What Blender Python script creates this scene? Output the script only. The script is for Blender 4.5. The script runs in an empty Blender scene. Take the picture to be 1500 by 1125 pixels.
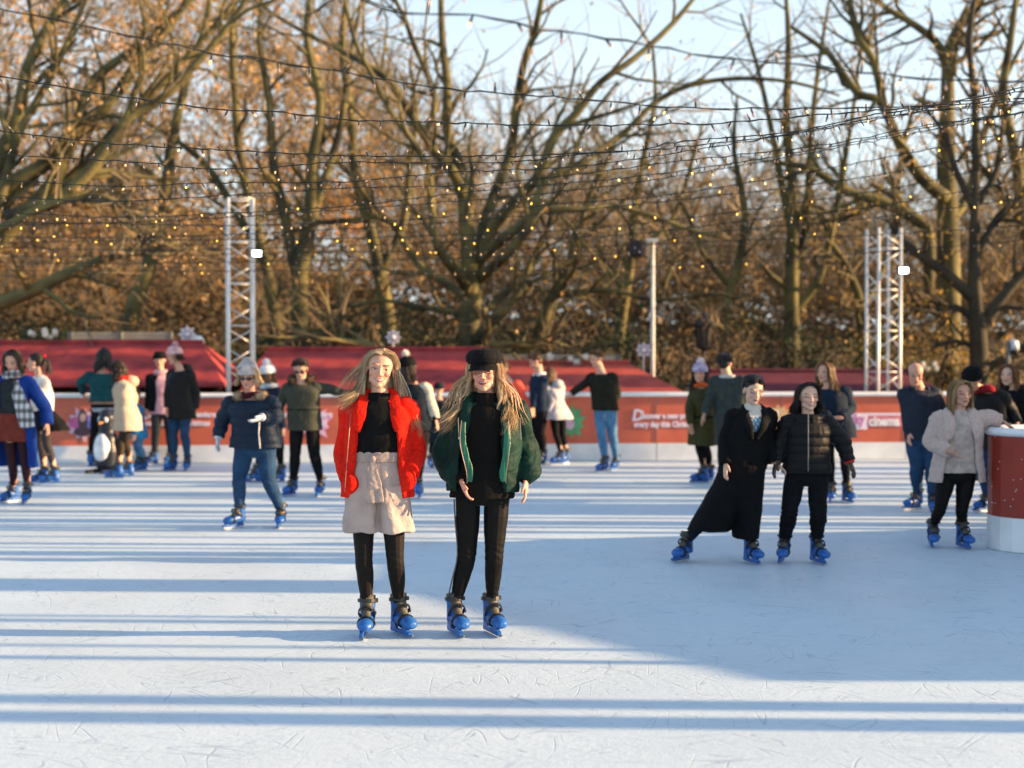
import bpy, bmesh, math, random
import numpy as np
from mathutils import Vector, Matrix, Euler, noise as mnoise
random.seed(7)
RNG = np.random.default_rng(7)
R = math.radians
SC = bpy.context.scene
COL = SC.collection

# ------------------------------------------------------------------ camera, sky, sun, exposure
EYE = 1.75
FPX = 50.0 / 36.0 * 1500.0
PITCH = math.atan(47.5 / FPX)
cd = bpy.data.cameras.new('camera')
cd.lens = 50; cd.sensor_width = 36; cd.clip_start = 0.1; cd.clip_end = 3000
cd.dof.use_dof = True; cd.dof.focus_distance = 8.75; cd.dof.aperture_fstop = 1.5; cd.dof.aperture_blades = 0
cam = bpy.data.objects.new('camera', cd); COL.objects.link(cam)
cam.location = (0, 0, EYE); cam.rotation_euler = (math.pi / 2 - PITCH, 0, 0)
SC.camera = cam
SUN_EL, SUN_AZ = R(14.0), R(92.0)          # azimuth measured from +Y (the view direction) towards +X (right)
world = bpy.data.worlds.new('World'); SC.world = world; world.use_nodes = True
wn = world.node_tree; wn.nodes.clear()
sky = wn.nodes.new('ShaderNodeTexSky'); sky.sky_type = 'NISHITA'; sky.sun_disc = False
sky.sun_elevation = SUN_EL; sky.sun_rotation = SUN_AZ
sky.air_density = 1.0; sky.dust_density = 1.2; sky.ozone_density = 1.6
bg = wn.nodes.new('ShaderNodeBackground'); bg.inputs[1].default_value = 0.120
wo = wn.nodes.new('ShaderNodeOutputWorld')
# thin pale veil of cloud, thicker towards the horizon
tcw = wn.nodes.new('ShaderNodeTexCoord'); sx = wn.nodes.new('ShaderNodeSeparateXYZ'); wn.links.new(tcw.outputs['Generated'], sx.inputs[0])
mr = wn.nodes.new('ShaderNodeMapRange'); mr.inputs[1].default_value = .02; mr.inputs[2].default_value = .60; mr.inputs[3].default_value = .95; mr.inputs[4].default_value = .15
wn.links.new(sx.outputs[2], mr.inputs[0])
nw = wn.nodes.new('ShaderNodeTexNoise'); nw.inputs['Scale'].default_value = 5; nw.inputs['Detail'].default_value = 6; wn.links.new(tcw.outputs['Generated'], nw.inputs['Vector'])
m2w = wn.nodes.new('ShaderNodeMapRange'); m2w.inputs[1].default_value = .3; m2w.inputs[2].default_value = .6; m2w.inputs[3].default_value = .72; m2w.inputs[4].default_value = 1.0; wn.links.new(nw.outputs[0], m2w.inputs[0])
muw = wn.nodes.new('ShaderNodeMath'); muw.operation = 'MULTIPLY'; wn.links.new(mr.outputs[0], muw.inputs[0]); wn.links.new(m2w.outputs[0], muw.inputs[1])
mxw = wn.nodes.new('ShaderNodeMix'); mxw.data_type = 'RGBA'; wn.links.new(muw.outputs[0], mxw.inputs[0]); wn.links.new(sky.outputs[0], mxw.inputs[6]); mxw.inputs[7].default_value = (3.0, 3.35, 3.55, 1)
wn.links.new(mxw.outputs[2], bg.inputs[0]); wn.links.new(bg.outputs[0], wo.inputs[0])
sl = bpy.data.lights.new('sun', 'SUN'); sl.energy = 5.0; sl.angle = R(0.5); sl.color = (1.0, 0.65, 0.34)
so = bpy.data.objects.new('sun', sl); COL.objects.link(so)
sd = Vector((math.cos(SUN_EL) * math.sin(SUN_AZ), math.cos(SUN_EL) * math.cos(SUN_AZ), math.sin(SUN_EL)))
so.rotation_euler = sd.to_track_quat('Z', 'Y').to_euler(); so.location = (40, 0, 20)
SC.view_settings.view_transform = 'Standard'; SC.view_settings.look = 'None'
SC.view_settings.exposure = 1.48; SC.view_settings.gamma = 1.0
SC.render.engine = 'CYCLES'
SC.cycles.use_denoising = True
SC.cycles.max_bounces = 6; SC.cycles.sample_clamp_indirect = 4

# ------------------------------------------------------------------ pixel <-> place helpers
def ray(px, py):
    c, s = math.cos(PITCH), math.sin(PITCH)
    a, b = (px - 750) / FPX, (562.5 - py) / FPX
    return Vector((a, c + b * s, -s + b * c))
def at(px, py, Y):
    r = ray(px, py); t = Y / r.y
    return Vector((r.x * t, Y, EYE + r.z * t))
def ground(px, py, z=0.0):
    r = ray(px, py); t = (z - EYE) / r.z
    return Vector((r.x * t, r.y * t, z))

# ------------------------------------------------------------------ materials
MATS = {}
def mat(name, col, rough=0.7, var=0.12, vscale=6.0, bump=0.0, bscale=60.0, sheen=0.0, spec=0.4,
        metal=0.0, coat=0.0, attr=None, emit=None, estr=0.0, col2=None, transl=0.0):
    if name in MATS: return MATS[name]
    m = bpy.data.materials.new(name); m.use_nodes = True
    nt = m.node_tree; b = nt.nodes['Principled BSDF']
    c = (*col, 1.0) if len(col) == 3 else col
    b.inputs['Roughness'].default_value = rough
    b.inputs['Metallic'].default_value = metal
    b.inputs['Specular IOR Level'].default_value = spec
    b.inputs['Coat Weight'].default_value = coat
    if sheen:
        b.inputs['Sheen Weight'].default_value = sheen
        b.inputs['Sheen Roughness'].default_value = 0.4
        b.inputs['Sheen Tint'].default_value = (min(1, c[0] * 2 + .1), min(1, c[1] * 2 + .1), min(1, c[2] * 2 + .1), 1)
    tc = nt.nodes.new('ShaderNodeTexCoord')
    src = None
    if attr:
        a = nt.nodes.new('ShaderNodeAttribute'); a.attribute_name = attr; src = a.outputs['Color']
    nz = nt.nodes.new('ShaderNodeTexNoise'); nz.inputs['Scale'].default_value = vscale; nz.inputs['Detail'].default_value = 5
    nt.links.new(tc.outputs['Object'], nz.inputs['Vector'])
    mx = nt.nodes.new('ShaderNodeMix'); mx.data_type = 'RGBA'
    c2 = (*col2, 1.0) if col2 else tuple(min(1, x * (1 + var * 2)) for x in c[:3]) + (1,)
    c1 = c if col2 else tuple(x * (1 - var) for x in c[:3]) + (1,)
    if src:
        mx.blend_type = 'MULTIPLY'; mx.inputs[0].default_value = 1.0
        rp = nt.nodes.new('ShaderNodeMapRange'); rp.inputs[3].default_value = 1 - var; rp.inputs[4].default_value = 1 + var
        nt.links.new(nz.outputs[0], rp.inputs[0])
        nt.links.new(src, mx.inputs[6]); nt.links.new(rp.outputs[0], mx.inputs[7])
    else:
        rp = nt.nodes.new('ShaderNodeMapRange'); rp.inputs[1].default_value = 0.35; rp.inputs[2].default_value = 0.65
        nt.links.new(nz.outputs[0], rp.inputs[0]); nt.links.new(rp.outputs[0], mx.inputs[0])
        mx.inputs[6].default_value = c1; mx.inputs[7].default_value = c2
    nt.links.new(mx.outputs[2], b.inputs['Base Color'])
    if bump:
        n2 = nt.nodes.new('ShaderNodeTexNoise'); n2.inputs['Scale'].default_value = bscale; n2.inputs['Detail'].default_value = 3
        nt.links.new(tc.outputs['Object'], n2.inputs['Vector'])
        bp = nt.nodes.new('ShaderNodeBump'); bp.inputs['Strength'].default_value = bump; bp.inputs['Distance'].default_value = 0.02
        nt.links.new(n2.outputs[0], bp.inputs['Height']); nt.links.new(bp.outputs[0], b.inputs['Normal'])
    if emit:
        b.inputs['Emission Color'].default_value = (*emit, 1); b.inputs['Emission Strength'].default_value = estr
        try: m.cycles.emission_sampling = 'NONE'
        except Exception: pass
    if transl:
        tr = nt.nodes.new('ShaderNodeBsdfTranslucent'); ms = nt.nodes.new('ShaderNodeMixShader')
        nt.links.new(mx.outputs[2], tr.inputs[0]); ms.inputs[0].default_value = transl
        nt.links.new(b.outputs[0], ms.inputs[1]); nt.links.new(tr.outputs[0], ms.inputs[2])
        nt.links.new(ms.outputs[0], nt.nodes['Material Output'].inputs[0])
    MATS[name] = m
    return m

# ------------------------------------------------------------------ mesh collecting
class MB:
    def __init__(s): s.v = []; s.f = []; s.c = []; s.mi = []; s.cc = None; s.m = 0
    def add(s, vs, fs, col=None):
        o = len(s.v); s.v.extend([tuple(p) for p in vs])
        s.f.extend([tuple(i + o for i in f) for f in fs]); s.mi.extend([s.m] * len(fs))
        c = col if col is not None else (s.cc or (1, 1, 1)); s.c.extend([c] * len(vs))
        return s
    def box(s, c, size, rz=0.0, taper=1.0):
        x, y, z = (d / 2 for d in size); cs, sn = math.cos(rz), math.sin(rz)
        vs = []
        for k, (sx, sy, sz) in enumerate([(-1,-1,-1),(1,-1,-1),(1,1,-1),(-1,1,-1),(-1,-1,1),(1,-1,1),(1,1,1),(-1,1,1)]):
            t = taper if sz > 0 else 1.0
            a, b = sx * x * t, sy * y * t
            vs.append((c[0] + a * cs - b * sn, c[1] + a * sn + b * cs, c[2] + sz * z))
        return s.add(vs, [(0,3,2,1),(4,5,6,7),(0,1,5,4),(1,2,6,5),(2,3,7,6),(3,0,4,7)])
    def rings(s, rings, cap=True, close=True):
        n = len(rings[0]); vs = [p for r in rings for p in r]; fs = []
        for i in range(len(rings) - 1):
            for j in range(n if close else n - 1):
                k = (j + 1) % n
                fs.append((i * n + j, i * n + k, (i + 1) * n + k, (i + 1) * n + j))
        if cap:
            a = len(vs); vs.append(sum((Vector(p) for p in rings[0]), Vector()) / n)
            b = len(vs); vs.append(sum((Vector(p) for p in rings[-1]), Vector()) / n)
            m = (len(rings) - 1) * n
            for j in range(n):
                k = (j + 1) % n
                fs.append((a, k, j)); fs.append((b, m + j, m + k))
        return s.add(vs, fs)
    def tube(s, pts, rad, n=8, flat=1.0, up=None, smooth=0, cap=True):
        pts = [Vector(p) for p in pts]
        if not hasattr(rad, '__len__'): rad = [rad] * len(pts)
        if smooth: pts, rad = spline(pts, list(rad), smooth)
        rs = []; ref = Vector(up) if up is not None else None
        for i, p in enumerate(pts):
            d = (pts[min(i + 1, len(pts) - 1)] - pts[max(i - 1, 0)])
            if d.length < 1e-9: d = Vector((0, 0, 1))
            d.normalize()
            if ref is None: ref = Vector((0, 0, 1)) if abs(d.z) < 0.9 else Vector((0, 1, 0))
            a = d.cross(ref)
            if a.length < 1e-4: a = d.orthogonal()
            a.normalize(); b = a.cross(d).normalized()
            if up is None: ref = b
            r = rad[i]
            rs.append([p + a * (r * math.cos(2 * math.pi * j / n)) + b * (r * flat * math.sin(2 * math.pi * j / n)) for j in range(n)])
        return s.rings(rs, cap)
    def loft(s, secs, n=20, ax=None):
        # secs: (centre, lateral vec, front vec) with lengths as half widths
        rs = [[Vector(c) + X * math.cos(2 * math.pi * j / n) + F * math.sin(2 * math.pi * j / n) for j in range(n)] for c, X, F in secs]
        return s.rings(rs)
    def ell(s, c, r, M=None, n=14, m=9):
        rs = []
        for i in range(1, m):
            a = math.pi * i / m; q = []
            for j in range(n):
                t = 2 * math.pi * j / n
                q.append(Vector((r[0] * math.sin(a) * math.cos(t), r[1] * math.sin(a) * math.sin(t), -r[2] * math.cos(a))))
            rs.append(q)
        vs = [p for q in rs for p in q] + [Vector((0, 0, -r[2])), Vector((0, 0, r[2]))]
        fs = []
        for i in range(m - 2):
            for j in range(n):
                k = (j + 1) % n; fs.append((i * n + j, i * n + k, (i + 1) * n + k, (i + 1) * n + j))
        a, b = len(vs) - 2, len(vs) - 1; q = (m - 2) * n
        for j in range(n):
            k = (j + 1) % n; fs.append((a, k, j)); fs.append((b, q + j, q + k))
        c = Vector(c)
        if M is None: vs = [v + c for v in vs]
        else: vs = [M @ (v + c) for v in vs]
        return s.add(vs, fs)
    def prism(s, poly, h, org=(0,0,0), ux=(1,0,0), uy=(0,0,1)):
        # flat polygon in the ux/uy plane given thickness h along its normal
        ux, uy, org = Vector(ux), Vector(uy), Vector(org); nn = ux.cross(uy)
        a = [org + ux * p[0] + uy * p[1] for p in poly]; b = [p - nn * h for p in a]
        n = len(poly)
        fs = [tuple(range(n)), tuple(range(2 * n - 1, n - 1, -1))] + [(i, n + i, n + (i + 1) % n, (i + 1) % n) for i in range(n)]
        return s.add(a + b, fs)
    def build(s, name, mats, parent=None, loc=None, smooth=False, M=None):
        me = bpy.data.meshes.new(name)
        if M is not None: vs = [tuple(M @ Vector(p)) for p in s.v]
        elif loc is not None:
            l = Vector(loc); vs = [(p[0] - l.x, p[1] - l.y, p[2] - l.z) for p in s.v]
        else: vs = s.v
        me.from_pydata(vs, [], s.f); me.update()
        if not isinstance(mats, (list, tuple)): mats = [mats]
        for m in mats: me.materials.append(m)
        if len(mats) > 1: me.polygons.foreach_set('material_index', s.mi)
        if s.cc is not None or any(c != (1, 1, 1) for c in s.c[:50] + s.c[-50:]):
            ca = me.color_attributes.new('Col', 'FLOAT_COLOR', 'POINT')
            arr = np.ones((len(s.c), 4), dtype=np.float32); arr[:, :3] = np.array(s.c)
            ca.data.foreach_set('color', arr.ravel())
        if smooth: me.polygons.foreach_set('use_smooth', [True] * len(me.polygons))
        o = bpy.data.objects.new(name, me); COL.objects.link(o)
        if parent is not None: o.parent = parent
        elif loc is not None: o.location = loc
        return o

def spline(pts, vals, k):
    n = len(pts); P = []; V = []
    for i in range(n - 1):
        p0, p1, p2, p3 = pts[max(i - 1, 0)], pts[i], pts[i + 1], pts[min(i + 2, n - 1)]
        v0, v1, v2, v3 = vals[max(i - 1, 0)], vals[i], vals[i + 1], vals[min(i + 2, n - 1)]
        for j in range(k):
            t = j / k; t2 = t * t; t3 = t2 * t
            f = lambda a, b, c, d: 0.5 * ((2 * b) + (c - a) * t + (2 * a - 5 * b + 4 * c - d) * t2 + (3 * b - a - 3 * c + d) * t3)
            P.append(f(p0, p1, p2, p3)); V.append(v1 + (v2 - v1) * (t * t * (3 - 2 * t)))
    P.append(pts[-1]); V.append(vals[-1])
    return P, V

def empty(name, loc, rz=0.0):
    o = bpy.data.objects.new(name, None); COL.objects.link(o); o.location = loc; o.rotation_euler = (0, 0, rz)
    o.empty_display_size = 0.2
    return o
def tag(o, label=None, cat=None, group=None, kind=None):
    if label: o['label'] = label
    if cat: o['category'] = cat
    if group: o['group'] = group
    if kind: o['kind'] = kind
    return o
KIDS = {}
def copy_tree(o, parent=None):
    c = o.copy(); COL.objects.link(c)
    if parent is not None: c.parent = parent
    for ch in KIDS.get(o.name) or [x for x in bpy.data.objects if x.parent == o]:
        copy_tree(ch, c)
    return c

def solid(mb, voxel, smooth=2):
    """one continuous surface from overlapping closed shapes (voxel remesh + a little smoothing) -> verts, faces"""
    me = bpy.data.meshes.new('tmp'); me.from_pydata([tuple(v) for v in mb.v], [], mb.f)
    bm = bmesh.new(); bm.from_mesh(me); bmesh.ops.recalc_face_normals(bm, faces=bm.faces); bm.to_mesh(me); bm.free()
    o = bpy.data.objects.new('tmp', me); TMPC.objects.link(o)
    md = o.modifiers.new('r', 'REMESH'); md.mode = 'VOXEL'; md.voxel_size = voxel
    if smooth:
        m2 = o.modifiers.new('s', 'SMOOTH'); m2.factor = 0.6; m2.iterations = smooth
    vl = TMPS.view_layers[0]; vl.update()
    dg = vl.depsgraph; dg.update()
    e = o.evaluated_get(dg).to_mesh()
    n = len(e.vertices); V = np.empty(n * 3, dtype=np.float32); e.vertices.foreach_get('co', V); V = V.reshape(-1, 3).astype(float)
    N = np.empty(n * 3, dtype=np.float32); e.vertex_normals.foreach_get('vector', N); N = N.reshape(-1, 3).astype(float)
    F = np.empty(len(e.loops), dtype=np.int32); e.loops.foreach_get('vertex_index', F)
    tot = np.empty(len(e.polygons), dtype=np.int32); e.polygons.foreach_get('loop_total', tot)
    if (tot == 4).all(): F = F.reshape(-1, 4)
    else:
        out = []; i = 0
        for t in tot: out.append(tuple(F[i:i + t])); i += t
        F = out
    o.evaluated_get(dg).to_mesh_clear()
    bpy.data.objects.remove(o); bpy.data.meshes.remove(me)
    return V, F, N
TMPS = bpy.data.scenes.new('tmp'); TMPC = TMPS.collection

def mesh_np(name, V, F, m, parent=None, cols=None, smooth=True):
    me = bpy.data.meshes.new(name)
    me.from_pydata(V.tolist(), [], F.tolist() if hasattr(F, 'tolist') else F); me.update()
    for x in (m if isinstance(m, (list, tuple)) else [m]): me.materials.append(x)
    if cols is not None:
        ca = me.color_attributes.new('Col', 'FLOAT_COLOR', 'POINT')
        arr = np.ones((len(V), 4), dtype=np.float32); arr[:, :3] = cols; ca.data.foreach_set('color', arr.ravel())
    if smooth: me.polygons.foreach_set('use_smooth', [True] * len(me.polygons))
    o = bpy.data.objects.new(name, me); COL.objects.link(o)
    if parent is not None: o.parent = parent
    return o

def wob(V, scale, seed=0, stretch=(1, 1, 1)):
    """smooth pseudo noise in about -1..1"""
    r = np.random.default_rng(seed); out = np.zeros(len(V)); W = V * np.array(stretch) * scale
    amp = 0
    for o in range(3):
        k = 2 ** o
        q = r.normal(size=(4, 3)) * k; ph = r.uniform(0, 6.28, 4)
        w = W + 0.35 * np.sin(W[:, [1, 2, 0]] * k * 1.3 + ph[0])
        for i in range(4): out += np.sin(w @ q[i] + ph[i]) / k
        amp += 2.0 / k
    return out / amp
# ================================================================== the setting
# ---- ice
def ice_mat():
    m = bpy.data.materials.new('ice'); m.use_nodes = True; nt = m.node_tree; b = nt.nodes['Principled BSDF']; L = nt.links.new
    N = nt.nodes.new
    g = N('ShaderNodeNewGeometry')
    # warped coordinates for skate scratches
    def scr(scale, rot, stretch, width, seed, warp):
        mp = N('ShaderNodeMapping'); mp.inputs['Rotation'].default_value = (0, 0, rot); mp.inputs['Location'].default_value = (seed * 3.7, seed * 9.1, 0)
        L(g.outputs['Position'], mp.inputs['Vector'])
        nz = N('ShaderNodeTexNoise'); nz.inputs['Scale'].default_value = 0.9; nz.inputs['Detail'].default_value = 1.0
        L(mp.outputs[0], nz.inputs['Vector'])
        ad = N('ShaderNodeVectorMath'); ad.operation = 'MULTIPLY_ADD'
        L(nz.outputs['Color'], ad.inputs[0]); ad.inputs[1].default_value = (warp, warp, 0); L(mp.outputs[0], ad.inputs[2])
        m2 = N('ShaderNodeMapping'); m2.inputs['Scale'].default_value = (scale, scale * stretch, 0)
        L(ad.outputs[0], m2.inputs['Vector'])
        v = N('ShaderNodeTexNoise'); v.inputs['Scale'].default_value = 1.0; v.inputs['Detail'].default_value = 0.0; v.noise_dimensions = '2D'
        L(m2.outputs[0], v.inputs['Vector'])
        mk = N('ShaderNodeMath'); mk.operation = 'MULTIPLY'; mk.inputs[1].default_value = 9.0; L(v.outputs[0], mk.inputs[0])
        pp = N('ShaderNodeMath'); pp.operation = 'PINGPONG'; pp.inputs[1].default_value = 1.0; L(mk.outputs[0], pp.inputs[0])
        r = N('ShaderNodeMapRange'); r.inputs[1].default_value = 0; r.inputs[2].default_value = width; r.inputs[3].default_value = 1; r.inputs[4].default_value = 0
        L(pp.outputs[0], r.inputs[0])
        # break the lines up
        n3 = N('ShaderNodeTexNoise'); n3.inputs['Scale'].default_value = 2.6; L(mp.outputs[0], n3.inputs['Vector'])
        r3 = N('ShaderNodeMapRange'); r3.inputs[1].default_value = 0.52; r3.inputs[2].default_value = 0.66; L(n3.outputs[0], r3.inputs[0])
        mu = N('ShaderNodeMath'); mu.operation = 'MULTIPLY'; L(r.outputs[0], mu.inputs[0]); L(r3.outputs[0], mu.inputs[1])
        return mu.outputs[0]
    outs = [scr(1.3, 0.3, 0.22, 0.022, 1, .3), scr(2.2, 1.3, 0.18, 0.040, 2, .2), scr(1.0, 2.2, 0.12, 0.016, 3, .3),
            scr(4.2, 0.9, 0.16, 0.08, 4, 0.15), scr(5.8, 2.7, 0.15, 0.11, 5, 0.1), scr(5.0, 0.05, 0.12, 0.09, 6, 0.1), scr(8.0, 1.8, 0.15, 0.16, 7, 0.1), scr(7.0, 2.4, 0.12, 0.14, 8, 0.1), scr(6.4, 0.6, 0.12, 0.12, 9, 0.1)]
    s = outs[0]
    for o in outs[1:]:
        a = N('ShaderNodeMath'); a.operation = 'MAXIMUM'; L(s, a.inputs[0]); L(o, a.inputs[1]); s = a.outputs[0]
    nz = N('ShaderNodeTexNoise'); nz.inputs['Scale'].default_value = 1.7; nz.inputs['Detail'].default_value = 8; nz.inputs['Roughness'].default_value = 0.7
    L(g.outputs['Position'], nz.inputs['Vector'])
    mx = N('ShaderNodeMix'); mx.data_type = 'RGBA'; L(nz.outputs[0], mx.inputs[0])
    mx.inputs[6].default_value = (0.49, 0.62, 0.72, 1); mx.inputs[7].default_value = (0.62, 0.73, 0.80, 1)
    m2 = N('ShaderNodeMix'); m2.data_type = 'RGBA'; m2.inputs[7].default_value = (0.30, 0.40, 0.50, 1)
    ms = N('ShaderNodeMath'); ms.operation = 'MULTIPLY'; ms.inputs[1].default_value = 0.72; L(s, ms.inputs[0])
    L(ms.outputs[0], m2.inputs[0]); L(mx.outputs[2], m2.inputs[6]); L(m2.outputs[2], b.inputs['Base Color'])
    rr_ = N('ShaderNodeMapRange'); rr_.inputs[1].default_value = .35; rr_.inputs[2].default_value = .65; rr_.inputs[3].default_value = .34; rr_.inputs[4].default_value = .62; nr_ = N('ShaderNodeTexNoise'); nr_.inputs['Scale'].default_value = .6; nr_.inputs['Detail'].default_value = 4; L(g.outputs['Position'], nr_.inputs['Vector']); L(nr_.outputs[0], rr_.inputs[0]); L(rr_.outputs[0], b.inputs['Roughness']); b.inputs['Specular IOR Level'].default_value = 0.25
    # powdery crust bump
    n4 = N('ShaderNodeTexNoise'); n4.inputs['Scale'].default_value = 22; n4.inputs['Detail'].default_value = 9; n4.inputs['Roughness'].default_value = 0.75
    mp = N('ShaderNodeMapping'); mp.inputs['Scale'].default_value = (0.7, 1.0, 1.0); L(g.outputs['Position'], mp.inputs['Vector']); L(mp.outputs[0], n4.inputs['Vector'])
    su = N('ShaderNodeMath'); su.operation = 'MULTIPLY_ADD'; L(s, su.inputs[0]); su.inputs[1].default_value = -0.35; L(n4.outputs[0], su.inputs[2])
    bp = N('ShaderNodeBump'); bp.inputs['Strength'].default_value = 0.5; bp.inputs['Distance'].default_value = 0.012
    L(su.outputs[0], bp.inputs['Height']); L(bp.outputs[0], b.inputs['Normal'])
    return m
M_ICE = ice_mat()
GZ = -1.0
mb = MB()
mb.v = []; mb.add([(-40, -14, 0), (40, -14, 0), (40, 24.2, 0), (-40, 22.4, 0)], [(0, 1, 2, 3)])
mb.add([(-40, -14, -.3), (40, -14, -.3), (40, 24.2, -.3), (-40, 22.4, -.3)], [(3, 2, 1, 0)])
mb.add([(-40, -14, 0), (40, -14, 0), (40, 24.2, 0), (-40, 22.4, 0), (-40, -14, -.3), (40, -14, -.3), (40, 24.2, -.3), (-40, 22.4, -.3)],
       [(0, 4, 5, 1), (1, 5, 6, 2), (2, 6, 7, 3), (3, 7, 4, 0)])
tag(mb.build('ice', M_ICE), kind='structure')
g = MB()
def gz(x, y):
    return GZ + (0 if y < 34 else min(1.5, (y - 34) * 0.04)) + 0.15 * math.sin(x * .2) * math.sin(y * .17)
NX, NY = 80, 80
vs = []
for j in range(NY + 1):
    for i in range(NX + 1):
        x = -400 + 800 * i / NX; y = -120 + 620 * j / NY
        vs.append((x, y, gz(x, y) if y > 25 else GZ))
g.add(vs, [(j * (NX + 1) + i, j * (NX + 1) + i + 1, (j + 1) * (NX + 1) + i + 1, (j + 1) * (NX + 1) + i) for j in range(NY) for i in range(NX)])
M_GROUND = mat('leafy_ground', (0.09, 0.065, 0.03), 0.95, vscale=0.8, col2=(0.05, 0.06, 0.02), bump=0.6, bscale=8)
tag(g.build('ground', M_GROUND, smooth=True), kind='structure')

# ---- rink barrier along the back
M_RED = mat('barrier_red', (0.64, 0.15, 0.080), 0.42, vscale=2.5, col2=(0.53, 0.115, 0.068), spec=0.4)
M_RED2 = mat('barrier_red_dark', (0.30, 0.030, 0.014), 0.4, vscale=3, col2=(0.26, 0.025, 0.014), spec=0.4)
M_WHT = mat('barrier_white', (0.74, 0.76, 0.76), 0.45, vscale=3, var=0.06)
M_TXT = mat('lettering_white', (0.80, 0.70, 0.78), 0.6, var=0.03)
M_STEEL = mat('joint_grey', (0.35, 0.32, 0.32), 0.5)
BY0, BY1 = 22.15, 23.25                     # barrier line at the left and the right of the picture
def bline(X): return 22.65 + X * 0.068       # Y of the barrier face at world X
BANG = math.atan(0.068)
def bpt(X, z, off=0.0): return Vector((X, bline(X) - off, z))
bar = tag(empty('rink_barrier', bpt(0, 0)), 'long red rink barrier with white top rail and white kick strip behind the skaters', 'barrier')
bl = Vector(bar.location)
edges = [-14 + 2.04 * k for k in range(0, 15)]
for k in range(len(edges) - 1):
    a, b_ = edges[k] + 0.004, edges[k + 1] - 0.004; c = (a + b_) / 2
    MB().box(bpt(c, 0.655, -0.03) - bl, (b_ - a, 0.05, 0.75), BANG).build('panel', M_RED, bar)
    MB().box(bpt(c, 0.143, -0.022) - bl, (b_ - a, 0.06, 0.27), BANG).build('kick_strip', M_WHT, bar)
    MB().box(bpt(edges[k], 0.5, -0.02) - bl, (0.006, 0.05, 1.0), BANG).build('joint', M_STEEL, bar)
rl = MB(); prof = [(-.06, 1.032), (.05, 1.032), (.06, 1.06), (.045, 1.095), (-.05, 1.10), (-.065, 1.07)]
rl.rings([[bpt(X, z, y) - bl for y, z in prof] for X in (edges[0], 0, edges[-1])]).build('top_rail', M_WHT, bar)
for X in edges[1:-1:2]:
    MB().box(bpt(X + .3, 0.5, -0.5) - bl, (0.06, 0.06, 1.0)).build('stay', M_STEEL, bar)

def text(s, name, m, parent, pos, size, ang, bold=0.0, ext=0.004, shear=0.0, sx=1.0):
    cu = bpy.data.curves.new('t', 'FONT'); cu.body = s; cu.size = size; cu.extrude = ext; cu.offset = bold; cu.shear = shear
    cu.resolution_u = 2
    o = bpy.data.objects.new('t', cu); TMPC.objects.link(o)
    vl = TMPS.view_layers[0]; vl.update(); dg = vl.depsgraph; dg.update()
    me = bpy.data.meshes.new_from_object(o.evaluated_get(dg)); bpy.data.objects.remove(o)
    me.name = name; me.materials.clear(); me.materials.append(m)
    t = bpy.data.objects.new(name, me); COL.objects.link(t); t.parent = parent
    t.location = pos; t.rotation_euler = (math.pi / 2, 0, ang); t.scale = (sx, 1, 1)
    return t
def wall_x(px):                              # X on the barrier seen at a pixel column
    k = (px - 750) / FPX
    return k * 22.65 / (1 - 0.068 * k)
def slogan(px, py):
    X = wall_x(px)
    z0 = at(px, py, bline(X)).z
    text('D', 'lettering', M_TXT, bar, bpt(X - .02, z0 - .03, .008) - bl, 0.25, BANG, 0.008, shear=.2)
    text('iscover a new premiere', 'lettering', M_TXT, bar, bpt(X + .15, z0, .008) - bl, 0.125, BANG, 0.006, sx=.84)
    text('every day this Christmas', 'lettering', M_TXT, bar, bpt(X + .02, z0 - .135, .008) - bl, 0.125, BANG, 0.006, sx=.84)
M_PINKW = mat('print_pale', (0.75, 0.55, 0.62), 0.6, vscale=9, col2=(0.62, 0.35, 0.5))
M_PRD = mat('print_dark', (0.10, 0.05, 0.06), 0.6)
M_PRB = mat('print_blue', (0.22, 0.20, 0.55), 0.6)
M_PRG = mat('print_green', (0.10, 0.35, 0.16), 0.6)
M_PRY = mat('print_yellow', (0.75, 0.42, 0.08), 0.6, vscale=12, col2=(0.55, 0.40, 0.30))
M_SKIN0 = mat('print_skin', (0.62, 0.38, 0.30), 0.6)
def splat(cx, cz, r, n, seed, m, off, name='print', sy=1.0):
    rr = random.Random(seed); pts = []
    for i in range(n * 2):
        a = math.pi * i / n; q = r * (1.0 if i % 2 else 0.68) * rr.uniform(.85, 1.1)
        pts.append((q * math.cos(a), q * math.sin(a) * sy))
    c = bpt(cx, cz, off) - bl
    MB().prism(pts, 0.003, c, (math.cos(BANG), math.sin(BANG), 0), (0, 0, 1)).build(name, m, bar)
def disc(cx, cz, rx, rz, m, off, name='print'):
    pts = [(rx * math.cos(a), rz * math.sin(a)) for a in [math.pi * i / 10 for i in range(20)]]
    MB().prism(pts, 0.003, bpt(cx, cz, off) - bl, (math.cos(BANG), math.sin(BANG), 0), (0, 0, 1)).build(name, m, bar)
slogan(206, 611); slogan(378, 611); slogan(927, 613); slogan(1020, 613) if False else None
def poster(px, m1, seed):
    X = wall_x(px)
    splat(X, .62, .26, 11, seed, m1, .006, sy=1.1); return X
X = poster(121, M_PINKW, 3)
disc(X + .12, .66, .12, .10, M_PRB, .010); disc(X - .12, .64, .10, .09, mat('print_magenta', (.55, .12, .3), .6), .010)
disc(X, .68, .075, .18, M_PRD, .013); disc(X, .72, .045, .07, M_SKIN0, .017); disc(X, .50, .14, .075, M_PRD, .017)
X = poster(462, mat('print_magenta2', (.75, .30, .50), .6, vscale=9, col2=(.8, .6, .7)), 8); disc(X + .02, .6, .06, .13, M_PINKW, .012)
X = poster(835, M_PRG, 5); disc(X, .6, .07, .1, M_PINKW, .012)
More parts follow.
